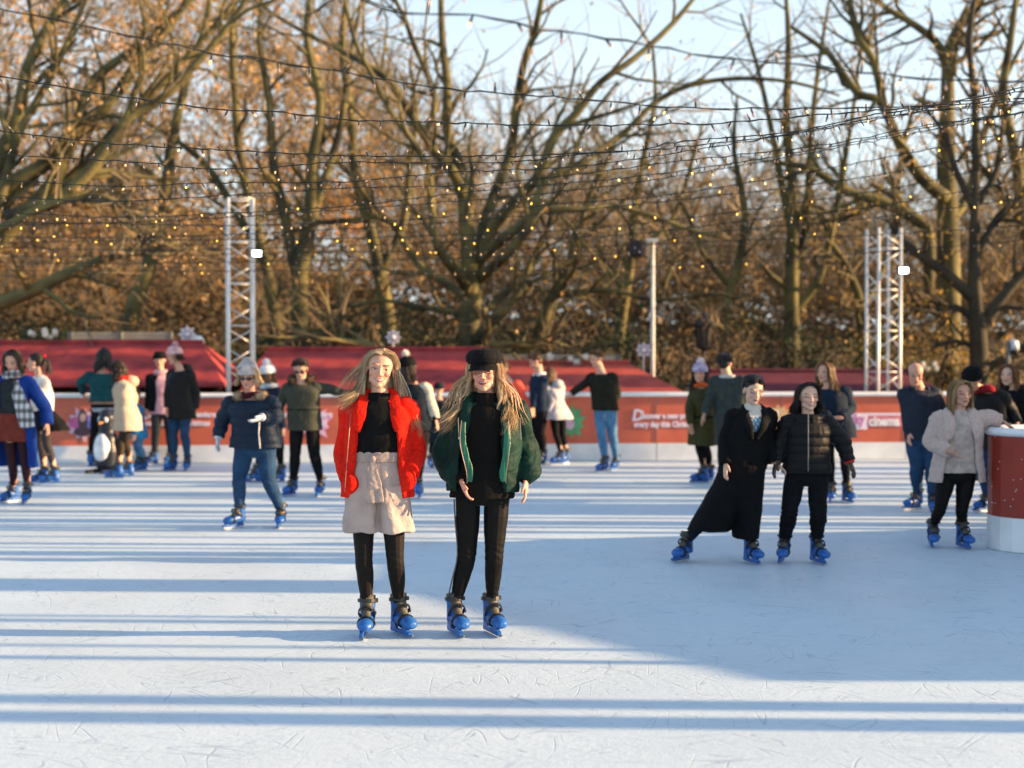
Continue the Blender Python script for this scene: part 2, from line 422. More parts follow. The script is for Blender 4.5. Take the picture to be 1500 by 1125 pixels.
X = wall_x(1142); splat(X, .72, .2, 9, 12, M_PRY, .006); disc(X + .05, .6, .1, .07, M_PINKW, .012); disc(X - .08, .76, .07, .05, mat('print_cream', (.8, .7, .6), .6), .012)
# the two-part cinema plate on the right
X0, X1, X2 = wall_x(1243), wall_x(1271), wall_x(1324); Yb = bline(X1)
zt, zb, zm = at(1271, 605, Yb).z, at(1271, 629, Yb).z, at(1271, 625, Yb).z
c = (X0 + X1) / 2
MB().box(bpt(c, (zt + zb) / 2, .006) - bl, (X1 - X0, .006, zt - zb), BANG).build('plate', M_TXT, bar)
MB().box(bpt((X1 + X2) / 2, zt - .02, .006) - bl, (X2 - X1, .006, .04), BANG).build('plate', M_TXT, bar)
MB().box(bpt((X1 + X2) / 2, (zt + zm) / 2 - .02, .004) - bl, (X2 - X1, .006, zt - zm - .04), BANG).build('plate', mat('print_rose', (.55, .16, .2), .6), bar)
text('sky', 'lettering', mat('print_violet', (.50, .14, .34), .5), bar, bpt(X0 + .03, zb + .09, .012) - bl, .24, BANG, .006, sx=.75)
text('cinema', 'lettering', mat('print_offwhite', (.82, .8, .82), .5), bar, bpt(X1 + .02, zm + .02, .010) - bl, .22, BANG, .008, sx=.82)

# ---- rounded barrier end at the right, near the camera
isl = empty('barrier_end', (4.9, 12.0, 0))
tag(isl, 'rounded red barrier end with white rail at the right edge of the photo', 'barrier')
il = Vector(isl.location)
def isl_path(z, off=0.0, n=10):
    pts = []
    C = Vector((4.66, 12.62, 0)); r = .42 + off
    pts.append(Vector((9.5, 14.0 + off, z)))
    for i in range(n + 1):
        a = math.pi * (0.55 + 0.98 * i / n)
        pts.append(Vector((C.x + r * math.cos(a), C.y + r * math.sin(a), z)))
    pts.append(Vector((9.5, 11.2 - off, z)))
    return pts
def isl_solid(z0, z1, off, m, name):
    b = MB(); b.rings([[p - il for p in isl_path(z0, off)], [p - il for p in isl_path(z1, off)]]); b.build(name, m, isl)
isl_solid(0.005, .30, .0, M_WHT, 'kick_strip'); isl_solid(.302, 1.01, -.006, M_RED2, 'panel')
rb = MB(); pp = [p - il for p in isl_path(1.045, -.02)]
rb.tube(pp, .050, 10, .75, up=(0, 0, 1)).build('top_rail', M_WHT, isl, smooth=True)
sp = MB(); rr = random.Random(4)
for i in range(26):
    a = math.pi * rr.uniform(0.95, 1.52); z = rr.uniform(.34, 1.05); q = .4155
    p = Vector((4.66 + q * math.cos(a), 12.62 + q * math.sin(a), z)) - il
    sp.ell(p, (.0045, .0045, .0045), n=6, m=4)
for i in range(22):
    t = rr.random(); p = Vector((4.7 + t * .9, 12.2 - t * .165, rr.uniform(.34, 1.05))) - il; sp.ell(p, (.0045, .0045, .0045), n=6, m=4)
tag(sp.build('snow_speck', mat('snow', (.85, .85, .86), .8), isl), kind='stuff')

# ---- red roofed market huts beyond the barrier (the ground is a metre lower there)
def roof_mat(name, c1, c2):
    m = mat(name, c1, .75, vscale=3.0, col2=c2, bump=.25, bscale=20)
    nt = m.node_tree; b = nt.nodes['Principled BSDF']; L = nt.links.new
    tc = nt.nodes.new('ShaderNodeTexCoord'); wv = nt.nodes.new('ShaderNodeTexWave'); wv.wave_type = 'BANDS'; wv.bands_direction = 'Y'; wv.wave_profile = 'SAW'
    wv.inputs['Scale'].default_value = 2.4; wv.inputs['Distortion'].default_value = .5; L(tc.outputs['Object'], wv.inputs['Vector'])
    bp = nt.nodes.new('ShaderNodeBump'); bp.inputs['Strength'].default_value = .9; bp.inputs['Distance'].default_value = .05
    L(wv.outputs[0], bp.inputs['Height']); L(bp.outputs[0], b.inputs['Normal'])
    return m
M_ROOF = roof_mat('felt_red', (.46, .058, .052), (.24, .030, .036))
M_ROOF_LIT = roof_mat('felt_red_lit', (.50, .085, .058), (.33, .050, .042))  # red felt with orange sunlight put into its colour
M_ROOF_SHADE = roof_mat('felt_red_shade', (.16, .03, .045), (.11, .022, .035))  # red felt again, darker and purpler: shade put into the colour
M_DKW = mat('hut_dark_wood', (.07, .04, .025), .8, bump=.3, bscale=30)
def hut(x0, x1, Y, zr, ze, depth, roofm, label, hipL=0.0, hipR=0.0):
    """gabled hut: eave at Y, ridge at Y+depth/2; hipL/hipR = how far the ridge is set in"""
    root = empty('market_hut', ((x0 + x1) / 2, Y + depth / 2, GZ)); l = Vector(root.location)
    tag(root, label, 'market hut', 'red roofed market huts behind the barrier')
    th = .05; r = MB()
    e = .25
    A, B = Vector((x0, Y - e, ze)), Vector((x1, Y - e, ze)); Cc, D = Vector((x1 - hipR, Y + depth / 2, zr)), Vector((x0 + hipL, Y + depth / 2, zr))
    E, F = Vector((x1, Y + depth + e, ze)), Vector((x0, Y + depth + e, ze))
    up = Vector((0, 0, th))
    top = [p - l for p in (A, B, Cc, D, E, F)]; bot = [p - l - up for p in (A, B, Cc, D, E, F)]
    r.add(top + bot, [(0, 1, 2, 3), (3, 2, 4, 5), (1, 4, 2), (0, 3, 5), (6, 9, 8, 7), (9, 11, 10, 8), (7, 8, 10), (6, 11, 9),
                      (0, 6, 7, 1), (1, 7, 10, 4), (4, 10, 11, 5), (5, 11, 6, 0)])
    r.build('roof', roofm, root)
    w = MB(); q = .15
    w.box(Vector(((x0 + x1) / 2, Y + depth - .05, (ze + GZ) / 2)) - l, (x1 - x0 - 2 * q, .1, ze - GZ - .1))
    w.box(Vector((x0 + q, Y + depth / 2, (ze + GZ) / 2)) - l, (.1, depth - .2, ze - GZ - .1))
    w.box(Vector((x1 - q, Y + depth / 2, (ze + GZ) / 2)) - l, (.1, depth - .2, ze - GZ - .1))
    w.build('wall', M_DKW, root)
    MB().box(Vector(((x0 + x1) / 2, Y + .05, GZ + .5)) - l, (x1 - x0 - 2 * q, .3, 1.0)).build('counter', M_DKW, root)
    n = max(2, int((x1 - x0) / 1.8))
    for i in range(n + 1):
        MB().box(Vector((x0 + q + (x1 - x0 - 2 * q) * i / n, Y + .06, (ze + GZ) / 2)) - l, (.09, .09, ze - GZ - .06)).build('post', M_DKW, root)
    g_ = MB(); g_.tube([D - l + Vector((0, 0, .03)), Cc - l + Vector((0, 0, .03))], .045, 6).build('ridge_cap', roofm, root)
    return root
def Xat(px, Y): return (px - 750) / FPX * Y
hut(Xat(-260, 25), Xat(334, 25), 24.9, at(0, 503, 26.2).z, at(0, 562, 24.9).z, 2.6, M_ROOF,
    'red felt roofed market hut at the far left behind the teal jacket skater', 0, .7)
hut(Xat(356, 25), Xat(722, 25), 24.9, at(0, 513, 26.2).z, at(0, 572, 24.9).z, 2.6, M_ROOF,
    'red felt roofed market hut behind the woman in the red jacket', .2, .1)
hut(Xat(728, 25), Xat(1012, 25), 24.6, at(0, 533, 25.9).z, at(0, 582, 24.6).z, 2.6, M_ROOF_LIT,
    'sunlit red roofed market hut behind the man with one arm out', .0, 1.0)
hut(Xat(1030, 26.5), Xat(1392, 26.5), 26.4, at(0, 545, 27.7).z, at(0, 584, 26.4).z, 2.6, M_ROOF_SHADE,
    'shaded red roofed market hut behind the bald man and the right truss', .3, .4)

# ---- pale plank fence between hut and trees
M_PALE = mat('pale_boards', (.50, .44, .32), .8, bump=.3, bscale=14, vscale=2)
M_POST = mat('fence_post', (.16, .18, .17), .7)
def fence(px0, px1, Y, pt, pb, label):
    x0, x1 = Xat(px0, Y), Xat(px1, Y); zt, zb = at(0, pt, Y).z, at(0, pb, Y).z
    root = empty('plank_fence', ((x0 + x1) / 2, Y, GZ)); l = Vector(root.location); tag(root, label, 'fence')
    n = 4; hgt = (zt - zb) / n
    for i in range(n):
        MB().box(Vector(((x0 + x1) / 2, Y, zt - hgt * (i + .5))) - l, (x1 - x0, .03, hgt * .9)).build('board', M_PALE, root)
    MB().box(Vector(((x0 + x1) / 2, Y + .01, (zb + GZ) / 2)) - l, (x1 - x0, .03, zb - GZ)).build('board', M_PALE, root)
    k = int((x1 - x0) / 1.2) + 1
    for i in range(k + 1): MB().box(Vector((x0 + (x1 - x0) * i / k, Y - .05, (zt + GZ) / 2)) - l, (.09, .07, zt - GZ)).build('post', M_POST, root)
fence(104, 250, 28.6, 486, 508, 'pale plank fence showing above the leftmost red hut roof')
fence(395, 700, 28.6, 510, 522, 'low pale plank fence behind the second hut roof and the big tree')
fence(725, 905, 28.6, 519, 534, 'pale plank fence behind the sunlit red hut roof')

# ---- truss towers
M_ALU = mat('aluminium', (.66, .66, .64), .4, metal=.3, var=.05)
def truss(pxl, pxr, ptop, Y, label, rot=0.25):
    cx = Xat((pxl + pxr) / 2, Y); zt = at(0, ptop, Y).z; w = (pxr - pxl) / FPX * Y / (math.cos(rot) + math.sin(rot))
    root = empty('truss_tower', (cx, Y, GZ), rot); tag(root, label, 'truss tower', 'aluminium truss towers')
    h = zt - GZ; a = w / 2
    cs = [(-a, -a), (a, -a), (a, a), (-a, a)]
    for x, y in cs: MB().tube([(x, y, 0), (x, y, h)], .027, 8).build('chord', M_ALU, root, smooth=True)
    n = int(h / .34); st = h / n
    for k in range(4):
        (x0, y0), (x1, y1) = cs[k], cs[(k + 1) % 4]; b = MB()
        for i in range(n):
            z0, z1 = i * st + .05, (i + 1) * st - .05
            if i % 2: z0, z1 = z1, z0
            b.tube([(x0, y0, z0), (x1, y1, z1)], .011, 6)
            if i % 2 == 0: b.tube([(x0, y0, (i + 1) * st), (x1, y1, (i + 1) * st)], .011, 6)
        b.build('bracing', M_ALU, root, smooth=True)
    MB().box((0, 0, .02), (w + .3, w + .3, .04)).build('base_plate', M_ALU, root)
    return root, cx, a
M_BLK = mat('matt_black', (.015, .015, .017), .6)
M_LAMP = mat('lamp_lens', (.9, .95, 1), .3, emit=(.85, .95, 1.0), estr=9)
t1 = truss(331, 374, 292, 24.0, 'left aluminium truss tower rising behind the grey beanie skater')
t2 = truss(1272, 1315, 335, 24.0, 'right aluminium truss tower rising behind the bald man')
def flood(px, py, Y, label):
    p = at(px, py, Y); root = empty('floodlight', p); tag(root, label, 'floodlight', 'lit floodlights on the trusses')
    MB().box((0, .06, 0), (.17, .10, .12)).build('housing', M_BLK, root)
    MB().box((0, .004, 0), (.135, .012, .085)).build('lens', M_LAMP, root)
    b = MB(); b.tube([(-.11, .06, 0), (-.13, .10, 0), (-.13, .25, .0), (-.25, .25, 0)], .010, 6); b.build('bracket', M_STEEL, root)
flood(376, 371, 23.65, 'small lit white floodlight clamped to the left truss')
flood(1324, 396, 23.65, 'small lit white floodlight clamped to the right truss')

# ---- speaker mast, street lantern, camera mast
Y = 27.5; px = 956
root = empty('speaker_mast', at(px, 540, Y)); root.location.z = GZ; l = Vector(root.location)
tag(root, 'thin pale mast carrying a black loudspeaker between the trees', 'speaker mast')
ztop = at(px, 352, Y).z
MB().tube([(0, 0, 0), (0, 0, ztop - GZ)], [.05, .035], 10).build('pole', mat('pale_paint', (.62, .60, .52), .5), root, smooth=True)
MB().box((-.02, 0, ztop - GZ), (.24, .16, .06)).build('cap', mat('pale_paint', (.62, .60, .52), .5), root)
b = MB(); b.loft([(Vector((-.24, -.05, ztop - GZ - .32)), Vector((.17, 0, 0)), Vector((0, .13, 0))), (Vector((-.24, -.05, ztop - GZ - .04)), Vector((.22, 0, 0)), Vector((0, .16, 0)))], 12)
b.box((-.36, -.08, ztop - GZ - .14), (.20, .2, .28)); b.build('loudspeaker', M_BLK, root)
MB().tube([(0, 0, ztop - GZ - .15), (-.16, -.02, ztop - GZ - .15)], .015, 6).build('bracket', M_BLK, root)
Y = 29.5; root = empty('street_lantern', at(1031, 500, Y)); root.location.z = GZ
tag(root, 'black old-fashioned street lantern on a post behind the bobble hat woman', 'street lamp')
zb, zt = at(0, 510, Y).z - GZ, at(0, 478, Y).z - GZ
def hexr(z, r, n=6): return [Vector((r * math.cos(2 * math.pi * i / n), r * math.sin(2 * math.pi * i / n), z)) for i in range(n)]
MB().rings([hexr(zb, .10), hexr(zt, .17)]).build('glass', mat('lantern_glass', (.10, .085, .06), .15, spec=.6), root)
fr = MB()
for i in range(6):
    a, c_ = hexr(zb, .105)[i], hexr(zt, .175)[i]; fr.tube([a, c_], .026, 5)
fr.rings([hexr(zt, .26), hexr(zt + .04, .26), hexr(zt + .17, .12), hexr(zt + .20, .11), hexr(zt + .26, .045), hexr(zt + .36, .012)])
fr.rings([hexr(zb - .05, .05), hexr(zb, .115), hexr(zb + .02, .11)]); fr.build('frame', M_BLK, root)
MB().tube([(0, 0, 0), (0, 0, .6), (0, 0, .62), (0, 0, zb - .04)], [.10, .09, .05, .035], 10).build('post', M_BLK, root)
Y = 26; root = empty('camera_mast', (Xat(1477, Y), Y, GZ)); tag(root, 'grey mast with a small white dome camera at the right edge', 'security camera')
zt = at(0, 498, Y).z - GZ
MB().tube([(0, 0, 0), (0, 0, zt)], .035, 8).build('pole', M_POST, root)
b = MB(); b.tube([(0, 0, zt - .05), (.1, 0, zt), (.11, 0, zt - .02), (.11, 0, zt - .18)], [.02, .03, .07, .085], 12); b.build('housing', mat('cam_white', (.7, .74, .78), .4), root, smooth=True)
MB().ell((.11, 0, zt - .2), (.07, .07, .07)).build('dome', M_BLK, root, smooth=True)

# ---- snowflake decorations on the hut ridges
M_FLAKE = mat('flake_white', (.74, .70, .74), .5, var=.05)
def flake(px, py, Y, r, label):
    root = empty('snowflake_ornament', at(px, py, Y)); tag(root, label, 'ornament', 'white snowflake ornaments over the huts')
    for k in range(8):
        b = MB(); a = math.pi * k / 4
        u = Vector((math.cos(a), 0, math.sin(a))); w = Vector((-math.sin(a), 0, math.cos(a)))
        poly = [u * .02 + w * .03, u * r * .55 + w * .045, u * r, u * r * .55 - w * .045, u * .02 - w * .03]
        b.prism([(p.x, p.z) for p in poly], .02, (0, 0, 0)); b.build('ray', M_FLAKE, root)
    b = MB(); b.ell((0, -.01, 0), (.05, .03, .05)); b.build('centre', M_FLAKE, root)
    MB().tube([(0, .03, 0), (0, .03, -r - .35)], .012, 6).build('stake', M_FLAKE, root)
flake(274, 490, 26.3, .17, 'white snowflake ornament on the leftmost hut roof')
flake(576, 494, 26.3, .15, 'white snowflake ornament behind the red jacket woman')
flake(943, 513, 26.0, .15, 'white snowflake ornament at the end of the sunlit red roof')
def snowball(px, py, Y, r, label):
    o = MB(); o.ell((0, 0, 0), (r, r, r * .95), n=16, m=10)
    t = o.build('white_ball', mat('ball_white', (.68, .66, .60), .6), smooth=True); t.location = at(px, py, Y); tag(t, label, 'ornament')
snowball(290, 500, 26.3, .12, 'white ball ornament right of the snowflake on the leftmost hut roof')

# flower and evergreen garlands on the ridges
M_FIR = mat('fir_green', (.022, .042, .018), .8, vscale=10, col2=(.04, .07, .02))
M_BLOOM = mat('bloom_cream', (.70, .66, .55), .7, var=.1)
def garland(px0, px1, py, Y, hgt, nb, label, seed):
    rr = random.Random(seed); c = at((px0 + px1) / 2, py, Y)
    root = empty('garland', c); tag(root, label, 'garland', 'evergreen garlands on the hut roofs')
    b = MB(); w = Xat(px1, Y) - Xat(px0, Y)
    for i in range(int(900 * w)):
        p = Vector((rr.uniform(-w / 2, w / 2), rr.gauss(0, .12), abs(rr.gauss(0, hgt * .5)) - .08))
        d = Vector((rr.gauss(0, 1), rr.gauss(0, 1), rr.gauss(.5, 1))).normalized() * rr.uniform(.05, .11); s_ = d.orthogonal().normalized() * .007
        b.add([p - s_, p + s_, p + d], [(0, 1, 2)])
    b.build('greenery', M_FIR, root)
    for i in range(nb):
        p = Vector((rr.uniform(-w * .4, w * .4), -.12 + rr.gauss(0, .04), rr.uniform(-.02, hgt * .7)))
        q = MB(); q.ell(p, (.04, .03, .04), n=8, m=5)
        for k in range(5):
            a = k * 1.2566; q.ell(p + Vector((.035 * math.cos(a), -.01, .035 * math.sin(a))), (.026, .012, .026), n=6, m=4)
        q.build('flower', M_BLOOM, root)
garland(30, 95, 496, 26.3, .22, 9, 'evergreen garland with cream flowers at the left end of the first hut roof', 1)
garland(795, 868, 531, 26.0, .20, 8, 'evergreen garland with cream flowers on the sunlit red roof', 2)
garland(1325, 1372, 540, 27.8, .22, 6, 'evergreen garland with cream flowers above the bald man', 3)
# ================================================================== trees
def bark_mat(name, c1, c2): return mat(name, c1, .85, vscale=1.6, col2=c2, bump=.7, bscale=9)
M_BARK = bark_mat('bark_olive', (.17, .145, .050), (.035, .032, .016))
M_BARK2 = bark_mat('bark_grey', (.075, .062, .035), (.030, .025, .017))
M_BARKD = bark_mat('bark_dark', (.045, .036, .026), (.028, .024, .02))
M_LEAF = mat('dry_leaves', (1, 1, 1), .7, var=.3, vscale=1.2, attr='Col', transl=.35)
M_TWIG = mat('twigs', (.32, .24, .13), .9, vscale=.5, col2=(.15, .11, .06))
COPPER = [(.34, .17, .05), (.42, .23, .075), (.24, .13, .045), (.46, .30, .12), (.13, .08, .03)]
GOLD = [(.50, .30, .025), (.58, .36, .04), (.40, .24, .03), (.30, .19, .04)]
BROWN = [(.34, .21, .09), (.42, .27, .12), (.24, .145, .06), (.52, .36, .18)]
class Tree:
    def __init__(s, seed, leafcols, leafn, leafsize, maxlev=4, twist=.25, droop=0.0, leafprob=.5, sides=(12, 8, 6, 4, 3, 3)):
        s.r = random.Random(seed); s.w = MB(); s.t = MB(); s.L = MB(); s.lc = leafcols; s.ln = leafn; s.ls = leafsize
        s.ml = maxlev; s.tw = twist; s.dr = droop; s.lp = leafprob; s.sides = sides; s.n = 0
    def limb(s, pts, rads, lev, sm=0):
        (s.w if lev < 3 else s.t).tube(pts, rads, s.sides[min(lev, 5)], smooth=sm, cap=lev < 2)
    def grow(s, p, d, length, rad, lev):
        r = s.r; n = max(3, 6 - lev); pts = [p.copy()]; rads = [rad]; dirs = [d.copy()]
        seg = length / n
        for i in range(n):
            d = d + Vector((r.gauss(0, s.tw), r.gauss(0, s.tw), r.gauss(0, s.tw * .8) + .05 - s.dr * lev))
            d.normalize(); p = p + d * seg; pts.append(p.copy()); dirs.append(d.copy())
            rads.append(rad * (1 - .72 * (i + 1) / n))
        s.limb(pts, rads, lev)
        s.kids(pts, rads, dirs, length, lev)
    def kids(s, pts, rads, dirs, length, lev, dens=1.0):
        r = s.r
        if lev >= s.ml:
            if r.random() < s.lp: s.leaves(pts)
            return
        m = max(2, int({0: 9, 1: 8, 2: 6, 3: 5, 4: 4}.get(lev, 3) * dens))
        for k in range(m):
            t = .22 + .78 * (k + r.random() * .8) / m; t = min(t, .999)
            i = int(t * (len(pts) - 1)); f = t * (len(pts) - 1) - i
            q = pts[i].lerp(pts[i + 1], f); dd = dirs[min(i + 1, len(dirs) - 1)]
            side = dd.cross(Vector((r.gauss(0, 1), r.gauss(0, 1), r.gauss(0, 1)))).normalized()
            nd = (dd * r.uniform(.5, 1.1) + side * r.uniform(.6, 1.0)).normalized()
            rr = max(.004, (rads[i] * (1 - f) + rads[i + 1] * f) * r.uniform(.42, .66))
            s.grow(q, nd, length * r.uniform(.38, .62), rr, lev + 1)
    def leaves(s, pts):
        r = s.r
        for k in range(s.ln):
            i = r.randrange(len(pts)); q = pts[i] + Vector((r.gauss(0, .09), r.gauss(0, .09), r.gauss(0, .09)))
            leafquad(s.L, q, s.ls * r.uniform(.6, 1.3), r, r.choice(s.lc))
    def main(s, pts, rads, sm=4, lev=0, length=None, dens=1.0):
        P, V = spline([Vector(p) for p in pts], list(rads), sm)
        s.w.tube(P, V, s.sides[lev])
        D = [(P[min(i + 1, len(P) - 1)] - P[max(0, i - 1)]).normalized() for i in range(len(P))]
        if length is None: length = sum((P[i + 1] - P[i]).length for i in range(len(P) - 1)) * .8
        s.kids(P, V, D, length, lev, dens)
    def done(s, loc, label, cat='tree', group=None, bark=None, twig=None):
        root = empty('tree', loc); tag(root, label, cat, group)
        l = Vector(loc)
        s.w.build('trunk', bark or M_BARK, root, smooth=True, M=Matrix.Translation(-l))
        c = s.t; n0 = len(c.f)
        me_m = [twig or M_TWIG, M_LEAF]
        c.c = [(1, 1, 1)] * len(c.v)
        o = len(c.v); c.v.extend(s.L.v); c.f.extend([tuple(i + o for i in f) for f in s.L.f]); c.c.extend(s.L.c)
        c.mi = [0] * n0 + [1] * len(s.L.f); c.cc = (1, 1, 1)
        if c.v: c.build('crown', me_m, root, M=Matrix.Translation(-l))
        return root
def leafquad(mb, q, sz, r, col):
    a = Vector((r.gauss(0, 1), r.gauss(0, 1), r.gauss(0, 1))).normalized(); b = a.orthogonal().normalized()
    k = r.uniform(.8, 1.2)
    c = tuple(x * k for x in col)
    mb.add([q - a * sz, q - b * sz * .55, q + a * sz, q + b * sz * .6], [(0, 1, 2, 3)], c)
def PX(lst, Y):          # (px, py[, dY]) -> places
    return [at(p[0], p[1], Y + (p[2] if len(p) > 2 else 0)) for p in lst]

# ---- the big spreading tree in the middle (plane tree), base hidden by the huts
T = Tree(11, BROWN + [(.3, .15, .04)], 2, .05, maxlev=3, twist=.20, leafprob=.30)
YC = 30.0
base = Vector((Xat(692, YC), YC, GZ - .1))
T.w.tube([base, *PX([(692, 540), (690, 500), (688, 465), (694, 430), (690, 405)], YC)], [.42, .32, .26, .23, .19, .12], 16, smooth=3)
mains = [
 # pixel polylines, radii (m)
 ([(692, 440), (688, 380, -.2), (683, 320, -.3), (680, 285), (672, 240, .2), (655, 190, .3), (655, 120), (648, 60), (645, -30)], [.27, .25, .23, .22, .17, .15, .13, .11, .07]),
 ([(684, 300), (665, 255, -.4), (640, 225, -.8), (610, 180, -1.2), (585, 140, -1.2), (560, 110, -1), (520, 85, -1), (470, 60), (400, 20), (350, -20)], [.17, .16, .14, .13, .12, .10, .09, .07, .05, .04]),
 ([(622, 195, -1), (638, 150, -.8), (622, 100, -.5), (604, 60, 0), (590, 20, .3), (560, -30, .3)], [.10, .10, .09, .08, .07, .05]),
 ([(690, 400), (705, 345, .4), (722, 290, .8), (742, 240, 1), (752, 200, 1), (757, 150, 1), (768, 90, .8), (785, 40, .5), (800, -40)], [.22, .20, .17, .16, .15, .13, .12, .10, .07]),
 ([(696, 395), (725, 330, -.5), (760, 290, -.8), (790, 255, -1), (812, 200, -1.2), (845, 165, -1.4), (880, 120, -1.4), (930, 85, -1.2), (985, 35, -1), (1030, -20, -1)], [.20, .19, .17, .15, .14, .12, .10, .09, .08, .05]),
 ([(700, 385), (735, 350, -1), (775, 320, -1.2), (800, 265, -1), (850, 240, -.8), (900, 205), (925, 185), (960, 150), (1010, 125), (1080, 115), (1160, 120), (1230, 140)], [.17, .16, .15, .14, .12, .11, .10, .09, .08, .07, .055, .035]),
 ([(688, 430), (672, 400, -.6), (650, 375, -1), (638, 350, -1.2), (632, 300, -1.2), (627, 250, -1.4), (610, 215, -1.5), (570, 160, -1.6), (545, 110, -1.8), (520, 60, -2), (505, 0, -2)], [.20, .18, .16, .14, .12, .11, .10, .08, .07, .06, .05]),
 ([(684, 440), (655, 415, .6), (620, 395, 1), (590, 350, 1.2), (565, 320, 1.2), (520, 322, 1.0), (450, 330, .8), (380, 360, .8)], [.14, .13, .12, .10, .09, .08, .06, .03]),
 ([(700, 410), (740, 375, -1), (765, 345, -1.4), (790, 310, -1.5), (800, 306, -1.5), (850, 306, -1.5), (905, 303, -1.2), (960, 318, -1), (1010, 336, -1), (1070, 350, -1)], [.17, .15, .14, .12, .11, .10, .09, .08, .06, .04]),
 ([(700, 500, -.3), (715, 475, -.5), (745, 448, -.6), (765, 418, -.6), (775, 395, -.4), (800, 345, 0), (812, 300, .3), (838, 235, .5), (860, 180, .6), (905, 120, .6)], [.20, .19, .17, .14, .11, .10, .09, .08, .07, .04]),
 ([(735, 545, .4), (765, 525, .4), (790, 490, .2), (800, 455), (815, 425), (828, 400), (838, 370), (850, 330), (862, 290), (885, 245), (900, 215)], [.24, .23, .21, .19, .17, .14, .12, .10, .09, .07, .05]),
 ([(813, 432), (850, 428, -.3), (900, 425, -.6), (960, 440, -1), (1040, 430, -1), (1090, 440, -1)], [.13, .10, .08, .06, .04, .03]),
 ([(690, 560, -1.2), (640, 548, -2.2), (600, 530, -2.8), (545, 508, -3), (500, 500, -3), (465, 490, -3), (420, 495, -3)], [.22, .17, .15, .13, .11, .08, .05]),
 ([(700, 545, -.8), (708, 520, -1.6), (735, 505, -2), (780, 508, -2), (820, 500, -2)], [.16, .10, .09, .07, .04]),
 ([(690, 470), (655, 455, .5), (610, 450, .8), (560, 440, 1), (500, 450, 1.3), (440, 430, 1.5)], [.14, .10, .08, .06, .05, .03]),
 ([(692, 460), (720, 450, 1), (760, 410, 1.5), (785, 400, 1.6), (840, 395, 1.6), (880, 380, 1.6)], [.14, .12, .10, .08, .05, .03]),
]
for pl, rd in mains:
    T.main(PX(pl, YC), [x * .70 for x in rd], 3, lev=1, length=3.8, dens=1.25)
T.done(base, 'huge bare spreading tree with forked mossy limbs behind the two front women')

# ---- leaning multi-stem tree at the left
T = Tree(21, COPPER + BROWN, 3, .06, maxlev=3, twist=.2, leafprob=.5)
YL = 28.5; base = Vector((Xat(-120, YL), YL, GZ - .1))
for pl, rd in [
 ([(-120, 560), (-60, 420), (0, 230), (25, 180), (40, 100), (75, 30), (110, -30)], [.5, .34, .22, .20, .17, .14, .10]),
 ([(-80, 470), (0, 290), (60, 245), (110, 190), (160, 150), (195, 100), (230, 60), (285, -10)], [.35, .26, .22, .19, .16, .14, .12, .08]),
 ([(-60, 420), (20, 330), (75, 270), (105, 210), (120, 160), (135, 120), (170, 90), (215, 60), (250, 30), (295, -15)], [.30, .24, .20, .18, .16, .14, .13, .11, .09, .07]),
 ([(10, 320, -1), (60, 300, -1), (90, 290, -1), (140, 240, -1), (190, 170, -1), (230, 150, -1), (290, 90, -1), (340, 30, -1), (370, -20, -1)], [.22, .20, .18, .17, .14, .12, .10, .08, .06]),
 ([(0, 350, .5), (45, 310, .5), (120, 245, .5), (170, 190, .5), (240, 120, .5), (300, 55, .5), (345, 0, .5)], [.20, .18, .16, .15, .12, .09, .06]),
 ([(-40, 460, -1), (0, 445, -1), (50, 425, -1.2), (100, 400, -1.4), (150, 380, -1.5), (200, 370, -1.5), (260, 355, -1.5)], [.22, .20, .18, .15, .11, .08, .04]),
 ([(-30, 330, -1.5), (0, 335, -1.5), (70, 300, -1.6), (140, 288, -1.6), (165, 295, -1.6), (190, 310, -1.6), (230, 330, -1.6)], [.13, .12, .10, .09, .08, .06, .04]),
 ([(-90, 500, -.5), (-30, 380, -.5), (15, 240, -.8), (30, 190, -.8), (70, 120, -1), (100, 60, -1), (125, 0, -1)], [.24, .2, .13, .12, .10, .08, .06])]:
    T.main(PX(pl, YL), [x * .72 for x in rd], 3, lev=1, length=3.4, dens=1.4)
T.done(base, 'leaning many-stemmed mossy tree at the left edge sweeping up to the right')

# ---- right hand trees
T = Tree(31, BROWN + GOLD[:1], 2, .05, maxlev=3, twist=.22, leafprob=.4)
YR = 31.5; base = Vector((Xat(1385, YR), YR, GZ - .1))
T.w.tube([base, *PX([(1388, 500), (1390, 400), (1388, 300), (1385, 230), (1388, 150)], YR)], [.32, .28, .25, .23, .20, .16], 14, smooth=3)
for pl, rd in [
 ([(1387, 240), (1388, 150), (1390, 80), (1405, 40), (1450, -20)], [.25, .2, .17, .14, .09]),
 ([(1390, 90), (1370, 60), (1330, 30), (1290, 5), (1270, -40)], [.14, .12, .10, .08, .06]),
 ([(1385, 290, -.5), (1350, 260, -.8), (1320, 215, -1), (1290, 150, -1.2), (1255, 135, -1.2), (1215, 80, -1.2), (1160, 40, -1.2)], [.2, .18, .15, .12, .11, .08, .05]),
 ([(1295, 160, -1), (1280, 90, -1), (1255, 50, -1), (1242, -20, -1)], [.12, .11, .10, .07]),
 ([(1360, 430, -1), (1360, 345, -1), (1340, 320, -1), (1290, 295, -1), (1240, 280, -1), (1190, 248, -1), (1150, 240, -1)], [.15, .18, .17, .16, .13, .10, .06]),
 ([(1390, 330, .5), (1420, 280, .8), (1440, 200, 1), (1470, 120, 1), (1500, 60, 1)], [.14, .12, .1, .08, .05])]:
    T.main(PX(pl, YR), [x * .8 for x in rd], 3, lev=1, length=3.2, dens=1.5)
T.done(base, 'tall olive barked tree with thick straight trunk just right of the right truss')
T = Tree(33, GOLD, 4, .055, maxlev=3, twist=.22, leafprob=.35)
YR = 28.5; base = Vector((Xat(1436, YR), YR, GZ - .1))
